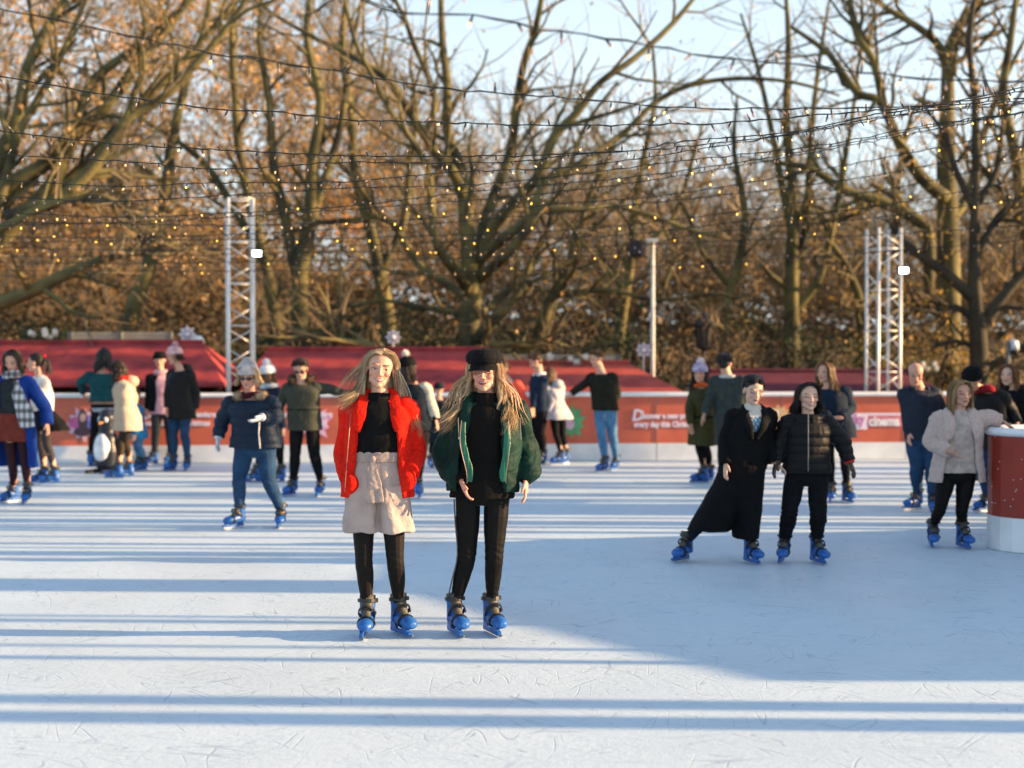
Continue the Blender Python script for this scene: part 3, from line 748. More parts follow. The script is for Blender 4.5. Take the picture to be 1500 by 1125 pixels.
T.w.tube([base, *PX([(1434, 520), (1428, 420), (1428, 330), (1430, 240), (1428, 120)], YR)], [.22, .19, .14, .11, .08, .05], 12, smooth=3)
for pl, rd in [
 ([(1428, 500), (1465, 440), (1500, 400), (1530, 370)], [.14, .12, .1, .07]), ([(1429, 440), (1385, 400), (1345, 372), (1315, 345), (1300, 320)], [.13, .11, .09, .06, .03]),
 ([(1429, 380), (1455, 330), (1480, 300), (1520, 270)], [.1, .09, .07, .05]), ([(1429, 310), (1400, 250), (1385, 200), (1350, 150)], [.09, .07, .05, .03]),
 ([(1430, 300), (1460, 250), (1470, 180), (1500, 130)], [.09, .07, .05, .03]), ([(1430, 250), (1428, 150), (1420, 60), (1430, -20)], [.1, .08, .06, .04]),
 ([(1430, 470), (1400, 450), (1370, 460), (1335, 440)], [.09, .07, .05, .03]), ([(1432, 510), (1400, 500), (1370, 505)], [.06, .05, .03]), ([(1436, 545), (1480, 520), (1530, 490)], [.1, .08, .05])]:
    T.main(PX(pl, YR), rd, 3, lev=1, length=2.2, dens=1.1)
T.done(base, 'dark slender tree with a few golden leaves near the right edge', bark=M_BARK2)

def stems(seed, Y, pls, label, cols, leafp=.4, bark=None, length=2.4, dens=1.0, ls=.05, ln=2):
    T = Tree(seed, cols, ln, ls, maxlev=3, twist=.22, leafprob=leafp)
    base = Vector((Xat(pls[0][0][0][0], Y), Y, GZ - .1 if Y < 34 else gz(0, Y) - .1))
    for i, (pl, rd) in enumerate(pls):
        P = PX(pl, Y)
        if i == 0: P = [base] + P; rd = [rd[0] * 1.2] + rd
        T.main(P, rd, 3, lev=1, length=length, dens=dens)
    T.done(base, label, group=None, bark=bark)
stems(41, 33, [([(1160, 520), (1160, 400), (1162, 300), (1158, 240), (1152, 180), (1155, 60), (1150, -20)], [.2, .17, .14, .12, .1, .07, .04]),
  ([(1160, 420), (1180, 340), (1185, 260), (1190, 180), (1200, 90), (1215, 0)], [.12, .1, .09, .07, .05, .03]),
  ([(1160, 340), (1145, 270), (1130, 190), (1110, 100), (1085, 20)], [.1, .09, .07, .05, .03]),
  ([(1160, 460), (1200, 410), (1220, 330), (1235, 250), (1250, 160), (1262, 60)], [.12, .1, .08, .07, .05, .03])],
  'upright slim tree with several parallel stems left of the right truss', BROWN)
stems(42, 33, [([(440, 520), (440, 400), (455, 320), (458, 240), (470, 150), (450, 60), (455, -20)], [.22, .2, .18, .15, .12, .09, .06]),
  ([(440, 430), (420, 330), (400, 240), (395, 150), (380, 60), (385, -20)], [.15, .13, .11, .09, .07, .05]),
  ([(452, 330), (480, 250), (500, 180), (510, 100), (530, 0)], [.12, .1, .08, .06, .04])],
  'tall brown leaved tree right of the left truss with a pale forked trunk', COPPER, .8)
stems(43, 34, [([(405, 500), (395, 420), (375, 330), (352, 230), (345, 150), (340, 60), (345, -20)], [.16, .14, .13, .12, .1, .08, .05]),
  ([(385, 380), (340, 300), (300, 240), (250, 200), (200, 170)], [.11, .1, .08, .06, .04])],
  'tall copper leaved tree directly behind the left truss', COPPER, .9)
stems(44, 35, [([(570, 500), (560, 420), (545, 340), (520, 250), (515, 160), (500, 70), (510, -10)], [.2, .18, .16, .13, .11, .09, .06]),
  ([(555, 400), (590, 330), (600, 250), (610, 170), (600, 90)], [.12, .1, .08, .06, .04])],
  'copper leaved tree left of the huge middle tree', COPPER, .8)
stems(45, 34, [([(905, 520), (915, 440), (925, 380), (930, 300), (945, 220), (960, 140), (955, 60)], [.14, .12, .1, .09, .07, .05, .03]),
  ([(918, 430), (880, 370), (870, 300), (880, 220)], [.09, .07, .05, .03]), ([(925, 380), (985, 320), (1010, 250), (1030, 180)], [.09, .07, .05, .03])],
  'slender bare tree left of the loudspeaker mast', BROWN)
stems(46, 33, [([(1265, 520), (1262, 450), (1240, 390), (1215, 350), (1200, 300)], [.14, .12, .09, .06, .03]),
  ([(1262, 450), (1290, 400), (1310, 330), (1315, 260), (1330, 190)], [.09, .08, .06, .05, .03])],
  'small twiggy tree directly behind the right truss', GOLD + BROWN, .6)
stems(47, 30, [([(1560, 520), (1530, 420), (1500, 330), (1490, 240), (1470, 140), (1480, 60), (1490, -20)], [.2, .18, .15, .12, .1, .08, .05]),
  ([(1500, 330), (1470, 290), (1440, 250), (1410, 230)], [.09, .07, .05, .03])], 'leaning tree cut off by the upper right edge of the photo', COPPER, .8)
stems(48, 33.5, [([(190, 480), (215, 400), (240, 300), (250, 220), (270, 130), (300, 40), (310, -20)], [.2, .18, .15, .13, .1, .08, .05]),
  ([(225, 380), (180, 300), (150, 240), (110, 160)], [.1, .09, .07, .04])], 'brown tree between the leaning left tree and the left truss', COPPER + BROWN, .8)
stems(49, 33, [([(1060, 520), (1065, 440), (1085, 370), (1090, 300), (1075, 220), (1080, 140)], [.13, .11, .1, .08, .06, .03]),
  ([(1070, 420), (1030, 370), (1010, 320), (990, 280)], [.08, .06, .05, .03])], 'thin brown tree behind the street lantern', BROWN + COPPER, .6)

# ---- rising wooded ground far behind
def bank():
    g2 = MB(); nx, ny = 120, 16; vs = []
    tab = [(-60, 12), (-25, 10), (-12, 7.5), (-4, 3.4), (4, 2.9), (10, 2.6), (18, 2.5), (30, 2.8), (70, 3)]
    for j in range(ny + 1):
        for i in range(nx + 1):
            x = -90 + 180 * i / nx; y = 54 + 40 * j / ny
            xs = x / y * 56
            for (a, b), (c, d) in zip(tab, tab[1:]):
                if xs <= c or c == 70: h = b + (d - b) * max(0, min(1, (xs - a) / (c - a))); break
            k = min(1, j / 4); z = -.6 + (h + .6) * k ** .6 + 1.1 * mnoise.noise(Vector((x * .35, y * .35, 0))) * k + .7 * mnoise.noise(Vector((x * 1.1, y, 3))) * k
            vs.append((x, y, z))
    g2.add(vs, [(j * (nx + 1) + i, j * (nx + 1) + i + 1, (j + 1) * (nx + 1) + i + 1, (j + 1) * (nx + 1) + i) for j in range(ny) for i in range(nx)])
    tag(g2.build('hills', mat('bank_brown', (.20, .12, .05), .95, vscale=1.1, col2=(.055, .045, .022), bump=1.0, bscale=3)), kind='structure')
bank()
# ---- far wood: copper thicket, one mass, with twigs and gaps of sky
def far_wood():
    r = random.Random(5); L = MB(); W = MB()
    def top(px):           # height of the mass (pixel row) along the picture
        tab = [(-300, -200), (0, -120), (250, -60), (420, 20), (520, 130), (600, 230), (700, 280), (850, 310), (950, 330), (1080, 340), (1200, 370), (1330, 380), (1450, 360), (1800, 200)]
        for (a, b), (c, d) in zip(tab, tab[1:]):
            if px <= c: return b + (d - b) * (px - a) / (c - a)
        return 260
    # clumps
    for i in range(1500):
        Y = r.uniform(37, 52); px = r.uniform(-300, 1750)
        t = top(px) + r.gauss(0, 35); bt = 520
        py = bt - (bt - t) * (r.random() ** .85)
        c = at(px, py, Y); rad = r.uniform(.5, 1.3)
        left = px < 560
        base = r.choice(COPPER if r.random() < ((.7 if px > 280 else .45) if left else .3) else BROWN)
        if px > 1200 and py > 380 and r.random() < .2: base = r.choice(GOLD)
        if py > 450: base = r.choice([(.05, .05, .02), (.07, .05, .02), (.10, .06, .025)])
        k = r.uniform(.65, 1.35); base = tuple(x * k for x in base)
        dens = 24 if left else 11
        hgt = (bt - py) / max(1, bt - t)
        if not left: dens = int(dens * (1.15 - .6 * hgt))
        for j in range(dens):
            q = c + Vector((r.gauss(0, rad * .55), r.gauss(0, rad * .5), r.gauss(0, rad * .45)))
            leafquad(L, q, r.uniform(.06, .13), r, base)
    # the lower, darker thicket in front of the bank
    for i in range(520):
        Y = r.uniform(36, 44); px = r.uniform(-300, 1750); py = r.uniform(400 if px > 760 else 350 if px > 560 else 240, 520)
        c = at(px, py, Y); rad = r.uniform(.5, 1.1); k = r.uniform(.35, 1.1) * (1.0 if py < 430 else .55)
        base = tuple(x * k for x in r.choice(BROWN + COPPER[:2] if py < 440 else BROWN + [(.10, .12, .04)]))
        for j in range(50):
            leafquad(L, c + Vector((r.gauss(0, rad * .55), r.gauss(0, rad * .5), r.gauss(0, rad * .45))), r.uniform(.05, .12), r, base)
    # twig sprays
    for i in range(2000):
        Y = r.uniform(36, 50); px = r.uniform(-300, 1750); t = top(px) - 60 + r.gauss(0, 60)
        py = 500 - (500 - t) * (r.random() ** .8)
        p = at(px, py, Y); d = Vector((r.gauss(0, .6), r.gauss(0, .4), abs(r.gauss(.8, .5)))).normalized()
        for k in range(4):
            dd = (d + Vector((r.gauss(0, .4), r.gauss(0, .4), r.gauss(0, .3)))).normalized(); L_ = r.uniform(.6, 2.0)
            mid = p + dd * L_ * .5 + Vector((r.gauss(0, .08),) * 3)
            W.tube([p, mid, p + dd * L_ + Vector((r.gauss(0, .2), 0, .1))], [.022, .015, .005], 3, cap=False)
            p2 = mid
            for m_ in range(2):
                d2 = (dd + Vector((r.gauss(0, .7), r.gauss(0, .5), r.gauss(0, .5)))).normalized()
                W.tube([p2, p2 + d2 * L_ * .6], [.012, .004], 3, cap=False)
    for i in range(1100):      # more distant crowns, only fine twigs
        Y = r.uniform(60, 85); px = r.uniform(450, 1700) if i % 5 else r.uniform(-200, 450); t = top(px) - 10 + r.gauss(0, 45)
        py = 480 - (480 - t) * (r.random() ** .7); p = at(px, py, Y)
        d = Vector((r.gauss(0, .6), r.gauss(0, .4), abs(r.gauss(.9, .4)))).normalized()
        for k in range(5):
            dd = (d + Vector((r.gauss(0, .55), r.gauss(0, .4), r.gauss(0, .4)))).normalized(); L_ = r.uniform(1.2, 3.2)
            W.tube([p, p + dd * L_ * .5, p + dd * L_ + Vector((r.gauss(0, .3), 0, .1))], [.035, .022, .008], 3, cap=False)
            p2 = p + dd * L_ * .4
            for m_ in range(3):
                d2 = (dd + Vector((r.gauss(0, .8), r.gauss(0, .5), r.gauss(0, .6)))).normalized(); W.tube([p2, p2 + d2 * L_ * .6], [.020, .006], 3, cap=False)
    o = L.v and L
    n0 = len(W.f); W.c = [(1, 1, 1)] * len(W.v); off = len(W.v)
    W.v.extend(L.v); W.f.extend([tuple(i + off for i in f) for f in L.f]); W.c.extend(L.c); W.mi = [0] * n0 + [1] * len(L.f); W.cc = (1, 1, 1)
    t = W.build('far_wood', [M_TWIG, M_LEAF])
    tag(t, 'dense copper and brown winter wood filling the background', 'woodland', kind='stuff')
far_wood()

# ---- dark evergreen shrubs behind the huts
def bush(px, pyt, Y, w, label, seed, cols, n=2600):
    r = random.Random(seed); zt = at(px, pyt, Y).z; x = Xat(px, Y); z0 = GZ
    root = empty('shrub', (x, Y, z0)); tag(root, label, 'shrub', 'dark shrubs behind the market huts')
    S = MB(); Lf = MB(); h = zt - z0
    for k in range(9):
        a = r.uniform(0, 6.28); d = Vector((math.cos(a) * .35, math.sin(a) * .3, 1)).normalized()
        S.tube([(0, 0, 0), d * h * .5, d * h * .85 + Vector((r.gauss(0, .2), 0, 0))], [.05, .03, .01], 5)
    S.build('stem', M_BARKD, root)
    for i in range(26):
        c = Vector((r.gauss(0, w * .36), r.gauss(0, .5), h * r.uniform(.25, .92)))
        q = .28 + r.random() * .3; k = r.uniform(.6, 1.5)
        col = tuple(v * k for v in r.choice(cols))
        for j in range(n // 26):
            leafquad(Lf, c + Vector((r.gauss(0, q * .6), r.gauss(0, q * .6), r.gauss(0, q * .5))), r.uniform(.03, .06), r, col)
    Lf.build('foliage', M_LEAF, root)
EG = [(.022, .038, .016), (.03, .05, .018), (.018, .028, .014)]
for i, (px, pt, w, c, lab) in enumerate([
    (15, 462, 1.6, EG, 'dark evergreen shrub at the far left above the first hut'), (95, 470, 1.5, EG, 'dark evergreen shrub above the pale plank fence'),
    (200, 462, 1.6, [(.09, .05, .02), (.05, .04, .02)], 'brown shrub behind the plank fence left of the snowflake'), (300, 470, 1.3, EG, 'evergreen shrub between snowflake and left truss'),
    (395, 462, 1.5, EG, 'evergreen shrub right of the left truss base'), (480, 468, 1.6, EG, 'evergreen shrub above the second hut roof'),
    (585, 462, 1.6, [(.05, .06, .018), (.03, .04, .016)], 'olive shrub left of the huge tree trunk'), (650, 470, 1.2, EG, 'evergreen shrub touching the huge trunk on its left'),
    (745, 470, 1.4, EG, 'evergreen shrub right of the huge trunk'), (840, 455, 1.8, EG, 'large evergreen shrub above the sunlit red hut roof'),
    (905, 462, 1.4, EG, 'evergreen shrub left of the loudspeaker mast'), (985, 480, 1.4, [(.08, .05, .02), (.05, .05, .02)], 'brown shrub right of the loudspeaker mast'),
    (1090, 480, 1.7, [(.09, .06, .03), (.07, .05, .02)], 'brown shrub right of the street lantern'), (1180, 485, 1.6, EG, 'evergreen shrub above the shaded red roof'),
    (1245, 490, 1.2, EG, 'evergreen shrub touching the right truss'), (1340, 470, 1.5, GOLD[2:] + [(.08, .06, .02)], 'golden leaved shrub right of the right truss'),
    (1395, 480, 1.2, GOLD[2:] + [(.08, .06, .02)], 'golden leaved shrub under the dark slender tree'), (1500, 490, 1.6, GOLD[3:] + EG, 'yellow green shrub at the right edge')]):
    bush(px, pt, 30.6 + (i % 3) * .5, w, lab, 60 + i, c)

# ---- trees and an added block to the right outside the frame that throw the long shadows over the ice
def caster(x, y, dia, h, seed):
    T = Tree(seed, BROWN, 0, .05, maxlev=2, twist=.15, leafprob=0)
    P = [Vector((x, y, GZ - .1)), Vector((x + .05, y, 1.5)), Vector((x, y + .03, 3.5)), Vector((x - .05, y, h * .75)), Vector((x, y, h))]
    rd = [dia * .6, dia * .5, dia * .48, dia * .4, dia * .2]
    P2, V2 = spline(P, rd, 3); T.w.tube(P2, V2, 12)
    D = [Vector((0, 0, 1))] * 20; D2 = [p for p in P2 if p.z > 4.6 and not 6.8 < y < 10]
    if D2: T.kids(D2, V2[-len(D2):], D[:len(D2)], 4.0, 1, .8)
    T.done((x, y, GZ), 'bare tree beside the rink to the right, outside the photo, casting a long shadow', group='bare trees beside the rink on the right')
random.seed(3)
for i, (y, d) in enumerate([(3.6, .5), (5.6, .16), (6.64, .23), (6.98, .20), (7.95, .10), (8.28, .07), (9.05, .12), (9.22, .07), (10.45, .60), (11.75, .16), (12.1, .30), (12.45, .08), (12.72, .14),
                            (13.2, .07), (13.7, .14), (14.1, .12), (14.45, .3), (14.9, .1), (15.3, .22), (15.95, .3), (16.75, .16), (17.3, .35), (18.2, .2), (18.8, .35), (19.7, .22), (20.5, .3), (21.4, .4), (22.6, .3), (23.6, .3), (24.4, .25), (25.1, .5), (25.9, .4), (26.9, .4)]):
    x = max(9.0 + (y * 7.3 % 1.7), .37 * y + 3.2 + (y * 3.1 % 1.5)) if y > 12 else 9.0 + (y * 7.3 % 1.7)
    k = math.tan(R(90) - SUN_AZ)          # follow the sun's azimuth back from mid rink
    caster(x, y + x * k * .9, d * (1.25 if y > 13 else 1), 7.5 + (i % 3), 200 + i)
# added unseen kiosk whose shadow makes the big blue wedge
kx = 10.4; dy = kx * math.tan(R(90) - SUN_AZ)
H = kx * math.tan(SUN_EL) + .05
root = empty('sun_blocker', (12.5, 10.5, GZ)); tag(root, 'added unseen kiosk beside the rink to the right, outside the photo', 'blocker')
fp = [(kx - .45, 10.75 + dy), (kx - .45, 13.0 + dy), (15.5, 13.0 + dy), (15.5, 7.6 + dy), (kx + 1.9, 7.6 + dy), (kx + .6, 9.2 + dy)]
l = Vector(root.location)
MB().rings([[Vector((a, b, GZ)) - l for a, b in fp], [Vector((a, b, H)) - l for a, b in fp]]).build('wall', M_DKW, root)
cc = Vector((13, 10.5, 0))
MB().rings([[Vector((a, b, z)) + (Vector((a, b, 0)) - cc) * .03 - l for a, b in fp] for z in (H + .002, H + .1)]).build('roof', M_ROOF_SHADE, root)
# ================================================================== people builder
SKIN = {'fair': (.62, .345, .235), 'pale': (.68, .43, .33), 'tan': (.56, .31, .21), 'east': (.66, .42, .30), 'rosy': (.61, .315, .22)}
M_SKIN = mat('skin', (1, 1, 1), .48, var=.06, vscale=30, attr='Col', spec=.35, bump=.08, bscale=250)
_b = M_SKIN.node_tree.nodes['Principled BSDF']; _b.inputs['Subsurface Weight'].default_value = .12; _b.inputs['Subsurface Radius'].default_value = (.01, .004, .002)
_b.inputs['Subsurface Scale'].default_value = .5
M_HAIR = mat('hair', (1, 1, 1), .5, var=.18, vscale=60, attr='Col', spec=.35)
M_EYEG = mat('eye_gloss', (1, 1, 1), .12, var=.0, attr='Col', spec=.6)
M_SHADES = mat('sunglass_black', (.01, .008, .008), .12, spec=.7)
def cloth(name, col, rough=.85, kind='wool', col2=None):
    if kind == 'wool': return mat(name, col, rough, var=.14, vscale=14, bump=.18, bscale=140, sheen=.04, spec=.15, col2=col2)
    if kind == 'teddy': return mat(name, col, .95, var=.16, vscale=40, bump=.5, bscale=130, sheen=.3, spec=.1, col2=col2)
    if kind == 'satin': return mat(name, col, .42, var=.10, vscale=8, bump=.12, bscale=40, spec=.45, col2=col2)
    if kind == 'velvet': return mat(name, col, .7, var=.2, vscale=7, bump=.2, bscale=60, sheen=.25, spec=.2, col2=col2)
    if kind == 'denim': return mat(name, col, .85, var=.2, vscale=9, bump=.25, bscale=220, spec=.2, col2=col2)
    if kind == 'puffer': return mat(name, col, .6, var=.1, vscale=9, bump=.25, bscale=35, spec=.22, col2=col2)
    if kind == 'cotton': return mat(name, col, .8, var=.08, vscale=10, bump=.3, bscale=50, spec=.25, col2=col2)
    if kind == 'legging': return mat(name, col, .6, var=.08, vscale=5, bump=.08, bscale=60, spec=.13, col2=col2)

# ---- rental ice skate, one shared set of meshes (toe towards -Y, origin on the ice under the middle of the blade)
M_BLUE = mat('skate_blue', (.010, .120, .44), .40, var=.10, vscale=30, spec=.45, col2=(.018, .095, .33))
M_LINER = mat('skate_liner', (.075, .068, .055), .6, vscale=20, bump=.2)
M_STRAP = mat('strap_black', (.012, .012, .014), .4, spec=.5)
M_BLADE = mat('blade_steel', (.62, .64, .66), .25, metal=.9, var=.03)
def make_skate():
    b = MB(); S = []
    # boot shell: sections from heel to toe
    for y, hw, zc, hz in [(.125, .018, .115, .028), (.112, .036, .112, .045), (.07, .043, .112, .052), (.02, .041, .108, .050), (-.03, .044, .101, .043), (-.07, .052, .098, .040), (-.105, .055, .096, .039), (-.135, .046, .092, .033), (-.158, .022, .088, .018)]:
        S.append((Vector((0, y, zc)), Vector((hw, 0, 0)), Vector((0, 0, hz))))
    b.loft(S, 18)
    b.tube([(0, .075, .08), (0, .070, .14), (0, .066, .19), (0, .074, .235)], [.050, .050, .052, .056], 16, .95, up=(0, 1, 0))
    V, F, N = solid(b, .006, 2)
    shell = mesh_np('skate', V, F, M_BLUE)
    t = MB(); t.tube([(0, -.035, .135), (0, .000, .165), (0, .030, .21), (0, .040, .272)], [.026, .032, .040, .046], 12, .8, up=(0, 1, 0))
    t.tube([(0, .072, .20), (0, .072, .262)], [.051, .054], 14)
    tg = t.build('tongue', M_LINER, shell, smooth=True)
    def band(c, n, rx, ry, r):
        n = Vector(n).normalized(); a = Vector((1, 0, 0)); f = n.cross(a).normalized(); c = Vector(c)
        q = MB(); P = [c + a * rx * math.cos(k * math.pi / 9) + f * ry * math.sin(k * math.pi / 9) for k in range(18)]
        rs = []
        for p in P:
            o = (p - c).normalized(); rs.append([p + o * .004 + n * r, p + o * .004 - n * r, p - o * .006 - n * r, p - o * .006 + n * r])
        rs.append(rs[0]); q.rings(rs, cap=False)
        q.box(c + Vector((rx, 0, 0)), (.014, .035, r * 2.2)); return q
    band((0, .062, .232), (0, .12, 1), .062, .064, .011).build('strap', M_STRAP, shell)
    band((0, .020, .155), (0, .75, .8), .055, .078, .008).build('strap', M_STRAP, shell)
    band((0, -.045, .098), (0, .95, .35), .056, .048, .008).build('strap', M_STRAP, shell)
    h = MB()
    prof = [(.118, .078), (.118, .05), (.128, .03), (.12, .016), (-.135, .016), (-.155, .028), (-.16, .045), (-.135, .046), (-.11, .078), (-.06, .078), (-.045, .045), (.04, .042), (.06, .078)]
    h.prism([(p[0], p[1]) for p in prof], .022, (-.011, 0, 0), (0, 1, 0), (0, 0, 1)); h.build('blade_holder', M_BLUE, shell)
    k = MB(); k.prism([(.125, .020), (.122, .003), (-.125, .003), (-.16, .014), (-.165, .030), (-.15, .022)], .005, (-.0025, 0, 0), (0, 1, 0), (0, 0, 1)); k.build('blade', M_BLADE, shell)
    KIDS['skate'] = [o for o in bpy.data.objects if o.parent == shell]
    return shell
SKATE = make_skate(); SKATE_KIDS = [o for o in bpy.data.objects if o.parent == SKATE]
def put_skate(parent, base, G, yaw, tilt=0.0, first=[True], sc=1.0):
    if first[0]: s = SKATE; first[0] = False
    else:
        s = SKATE.copy(); COL.objects.link(s)
        for ch in SKATE_KIDS:
            c = ch.copy(); COL.objects.link(c); c.parent = s
    s.parent = parent; s.location = G - base; s.rotation_euler = (0, tilt, yaw); s.scale = (sc, sc, sc)
    return s

def lerp(a, b, t): return a + (b - a) * t
def interp(tab, t):
    if t <= tab[0][0]: return tab[0][1:]
    for a, b in zip(tab, tab[1:]):
        if t <= b[0]:
            k = (t - a[0]) / (b[0] - a[0]); k = k * k * (3 - 2 * k)
            return tuple(lerp(x, y, k) for x, y in zip(a[1:], b[1:]))
    return tab[-1][1:]
TORSO_F = [(-.22, .10, .07), (-.10, .158, .105), (.02, .172, .118), (.18, .155, .108), (.38, .126, .092), (.6, .136, .100), (.76, .152, .112), (.88, .155, .098), (.96, .11, .075), (1.03, .06, .058)]
TORSO_M = [(-.22, .10, .08), (-.10, .155, .11), (.02, .162, .115), (.18, .158, .112), (.38, .152, .108), (.6, .165, .115), (.76, .180, .122), (.88, .180, .105), (.96, .12, .08), (1.03, .065, .062)]

class P:  # one person: joints, then parts
    def __init__(s, label, Yd, feet, head, neck, hip, yaw=0, hyaw=0, hpitch=0, hroll=0, el=None, wr=None, kn=None, sc=1.0, w=1.0,
                 skin='fair', vox=.007, male=False, hand=(1, 1), hdy=0.0, ndy=0.0, shw=.165, lip=(.45, .13, .11), smile=0, brow=(.13, .08, .05),
                 eyes=1, hdir=None, cat='skater', group=None, skate_sc=1.0, glove=None, neckin=0):
        s.sc = sc; s.w = w; s.vox = vox; s.male = male
        G = [ground(f[0], f[1]) for f in feet]; s.G = G
        Y = Yd if Yd else sum(g.y for g in G) / len(G); s.Y = Y
        s.base = Vector((sum(g.x for g in G) / len(G), Y, 0))
        s.root = empty('person', s.base); tag(s.root, label, cat, group)
        yr = R(yaw); s.f = Vector((math.sin(yr), -math.cos(yr), 0)); s.r = Vector((math.cos(yr), math.sin(yr), 0))
        B = s.base
        s.H0 = at(hip[0], hip[1], Y) - B; s.N0 = at(neck[0], neck[1], Y + ndy) - B; s.HC = at(head[0], head[1], Y + hdy) - B
        s.up = (s.N0 - s.H0).normalized()
        s.S = [s.N0 - s.up * .055 * sc + s.r * (q * shw * sc * w) for q in (-1, 1)]
        s.an = []; s.Gl = [g - B for g in G]
        for i, g in enumerate(s.Gl):
            fy = R(feet[i][2]); s.an.append(g + Vector((math.sin(fy) * -.05, math.cos(fy) * .05, .17 * skate_sc)) if True else None)
        s.hj = [s.H0 - Vector((0, 0, .02)) + s.r * (q * .088 * sc * w) for q in (-1, 1)]
        if s.f.y > .3 and (s.an[0] - s.an[1]).dot(s.r) > 0: s.an.reverse(); s.Gl.reverse(); feet = feet[::-1]; 
        s.kn = []
        for i in range(2):
            if kn and kn[i]: s.kn.append(at(kn[i][0], kn[i][1], Y + (kn[i][2] if len(kn[i]) > 2 else -.03)) - B)
            else: s.kn.append(lerp(s.hj[i], s.an[i], .49) + s.f * .035)
        def arm(tab, i, dfl):
            if tab and tab[i]: q = tab[i]; return at(q[0], q[1], Y + (q[2] if len(q) > 2 else 0)) - B
            return dfl
        s.el = [arm(el, i, s.S[i] + Vector((0, 0, -.27 * sc)) + s.r * ((i * 2 - 1) * .05) - s.f * .03) for i in range(2)]
        s.wr = [arm(wr, i, s.el[i] + Vector((0, 0, -.23 * sc)) + s.f * .06) for i in range(2)]
        s.M = Matrix.Translation(s.HC) @ Euler((R(hpitch), R(hroll), R(hyaw)), 'XYZ').to_matrix().to_4x4() @ Matrix.Scale(sc, 4) if False else \
            Matrix.Translation(s.HC) @ Matrix.Rotation(R(hyaw), 4, 'Z') @ Matrix.Rotation(R(hroll), 4, 'Y') @ Matrix.Rotation(R(hpitch), 4, 'X') @ Matrix.Diagonal((sc * 1.10, sc, sc, 1))
        s.hand = hand; s.hdir = hdir or [None, None]; s.skin = SKIN[skin]; s.lip = lip; s.smile = smile; s.brow = brow; s.eyes = eyes
        s.glove = glove; s.skate_sc = skate_sc; s.feet = feet
        s.body()
        for i in range(2):
            put_skate(s.root, Vector((0, 0, 0)), s.Gl[i], R(feet[i][2]), R(feet[i][3]) if len(feet[i]) > 3 else 0, sc=skate_sc * .93)

    def tors(s, t):
        rx, ry = interp(TORSO_M if s.male else TORSO_F, t); return rx * s.sc * s.w, ry * s.sc * (s.w * .5 + .5)
    def ctr(s, t):
        c = lerp(s.H0, s.N0, t)
        return c + s.f * (.018 * math.sin(max(0, min(1, t)) * math.pi) * s.sc)
    def handmesh(s, b, i, col=None):
        w, e = s.wr[i], s.el[i]; d = (w - e).normalized()
        if s.hdir[i] is not None: d = Vector(s.hdir[i]).normalized()
        sc = s.sc; side = 1 if i == 1 else -1
        # palm faces the thigh; the knuckle line runs front to back, thumb to the front
        th = s.f - d * s.f.dot(d)
        if th.length < .2: th = Vector((0, 0, 1)) - d * d.z
        th.normalize(); pn = d.cross(th).normalized()
        inward = -s.r * side
        if pn.dot(inward) < 0: pn = -pn
        pn2 = (pn * .8 + th * .0).normalized()
        k = sc * (.93 if not s.male else 1.05)
        b.loft([(w - d * .02, th * .024 * k, pn * .020 * k), (w + d * .02 * k, th * .030 * k, pn * .018 * k), (w + d * .055 * k, th * .040 * k, pn * .0165 * k), (w + d * .088 * k, th * .040 * k, pn * .014 * k)], 12)
        Ls = [.068, .078, .072, .056]
        for q in range(4):
            o = (1.5 - q) * .0205 * k; p = w + d * .082 * k + th * o; sp = (1.5 - q) * .06
            r0 = .0092 * k; L = Ls[q] * k; curl = .35 + .13 * q
            p1 = p + (d + th * sp + pn * .15 * curl).normalized() * L * .45
            p2 = p1 + (d + th * sp + pn * .9 * curl).normalized() * L * .32
            p3 = p2 + (d + th * sp + pn * 1.9 * curl).normalized() * L * .27
            b.tube([p - d * .015, p1, p2, p3], [r0, r0 * .98, r0 * .9, r0 * .72], 8)
        p = w + d * .02 * k + th * .022 * k
        p1 = p + (d * .7 + th * .8 + pn * .25).normalized() * .038 * k; p2 = p1 + (d + th * .25 + pn * .35).normalized() * .030 * k; p3 = p2 + (d + pn * .3).normalized() * .02 * k
        b.tube([p - d * .01, p1, p2, p3], [.014 * k, .012 * k, .010 * k, .008 * k], 8)
    def body(s):
        b = MB(); sc = s.sc; M = s.M
        b.loft([(s.ctr(t), s.r * s.tors(t)[0], s.f * s.tors(t)[1]) for t in [-.22, -.1, .02, .18, .38, .6, .76, .88, .96, 1.03]], 22)
        hb = M @ Vector((0, .018, -.06))
        b.tube([s.ctr(.93), s.N0 + s.up * .02, lerp(s.N0, hb, .6), hb], [.075 * sc, .056 * sc, .050 * sc, .054 * sc], 14, smooth=3)
        if s.male: b.tube([s.N0, hb], [.066 * sc, .060 * sc], 14)
        for i in range(2):
            h, k, a = s.hj[i], s.kn[i], s.an[i]
            b.tube([h + Vector((0, 0, .03)), lerp(h, k, .35), k, lerp(k, a, .32) - s.f * .012, a, a - Vector((0, 0, .06))], [x * sc * (s.w * .6 + .4) * (1 if s.male else .93) for x in (.088, .080, .055, .055, .036, .036)], 14, smooth=4)
            S, e, w_ = s.S[i], s.el[i], s.wr[i]
            b.tube([S + s.r * (-.04 * (i * 2 - 1)), S, lerp(S, e, .4), e, lerp(e, w_, .35), w_], [x * sc for x in (.05, .054, .047, .038, .039, .026)], 12, smooth=3)
            if s.hand[i]: s.handmesh(b, i)
        # head
        E = lambda c, r, n=16, m=10: b.ell(c, r, M, n, m)
        E((0, .018, .032), (.075, .092, .084), 24, 14)
        E((0, -.012, -.012), (.0605, .077, .088), 24, 14)
        b.ell((0, 0, 0), (1, 1, 1), M @ Matrix.Translation((0, -.034, -.070)) @ Matrix.Diagonal((.044, .046, .042, 1)), 16, 10)
        E((0, -.066, -.095), (.021, .020, .017))
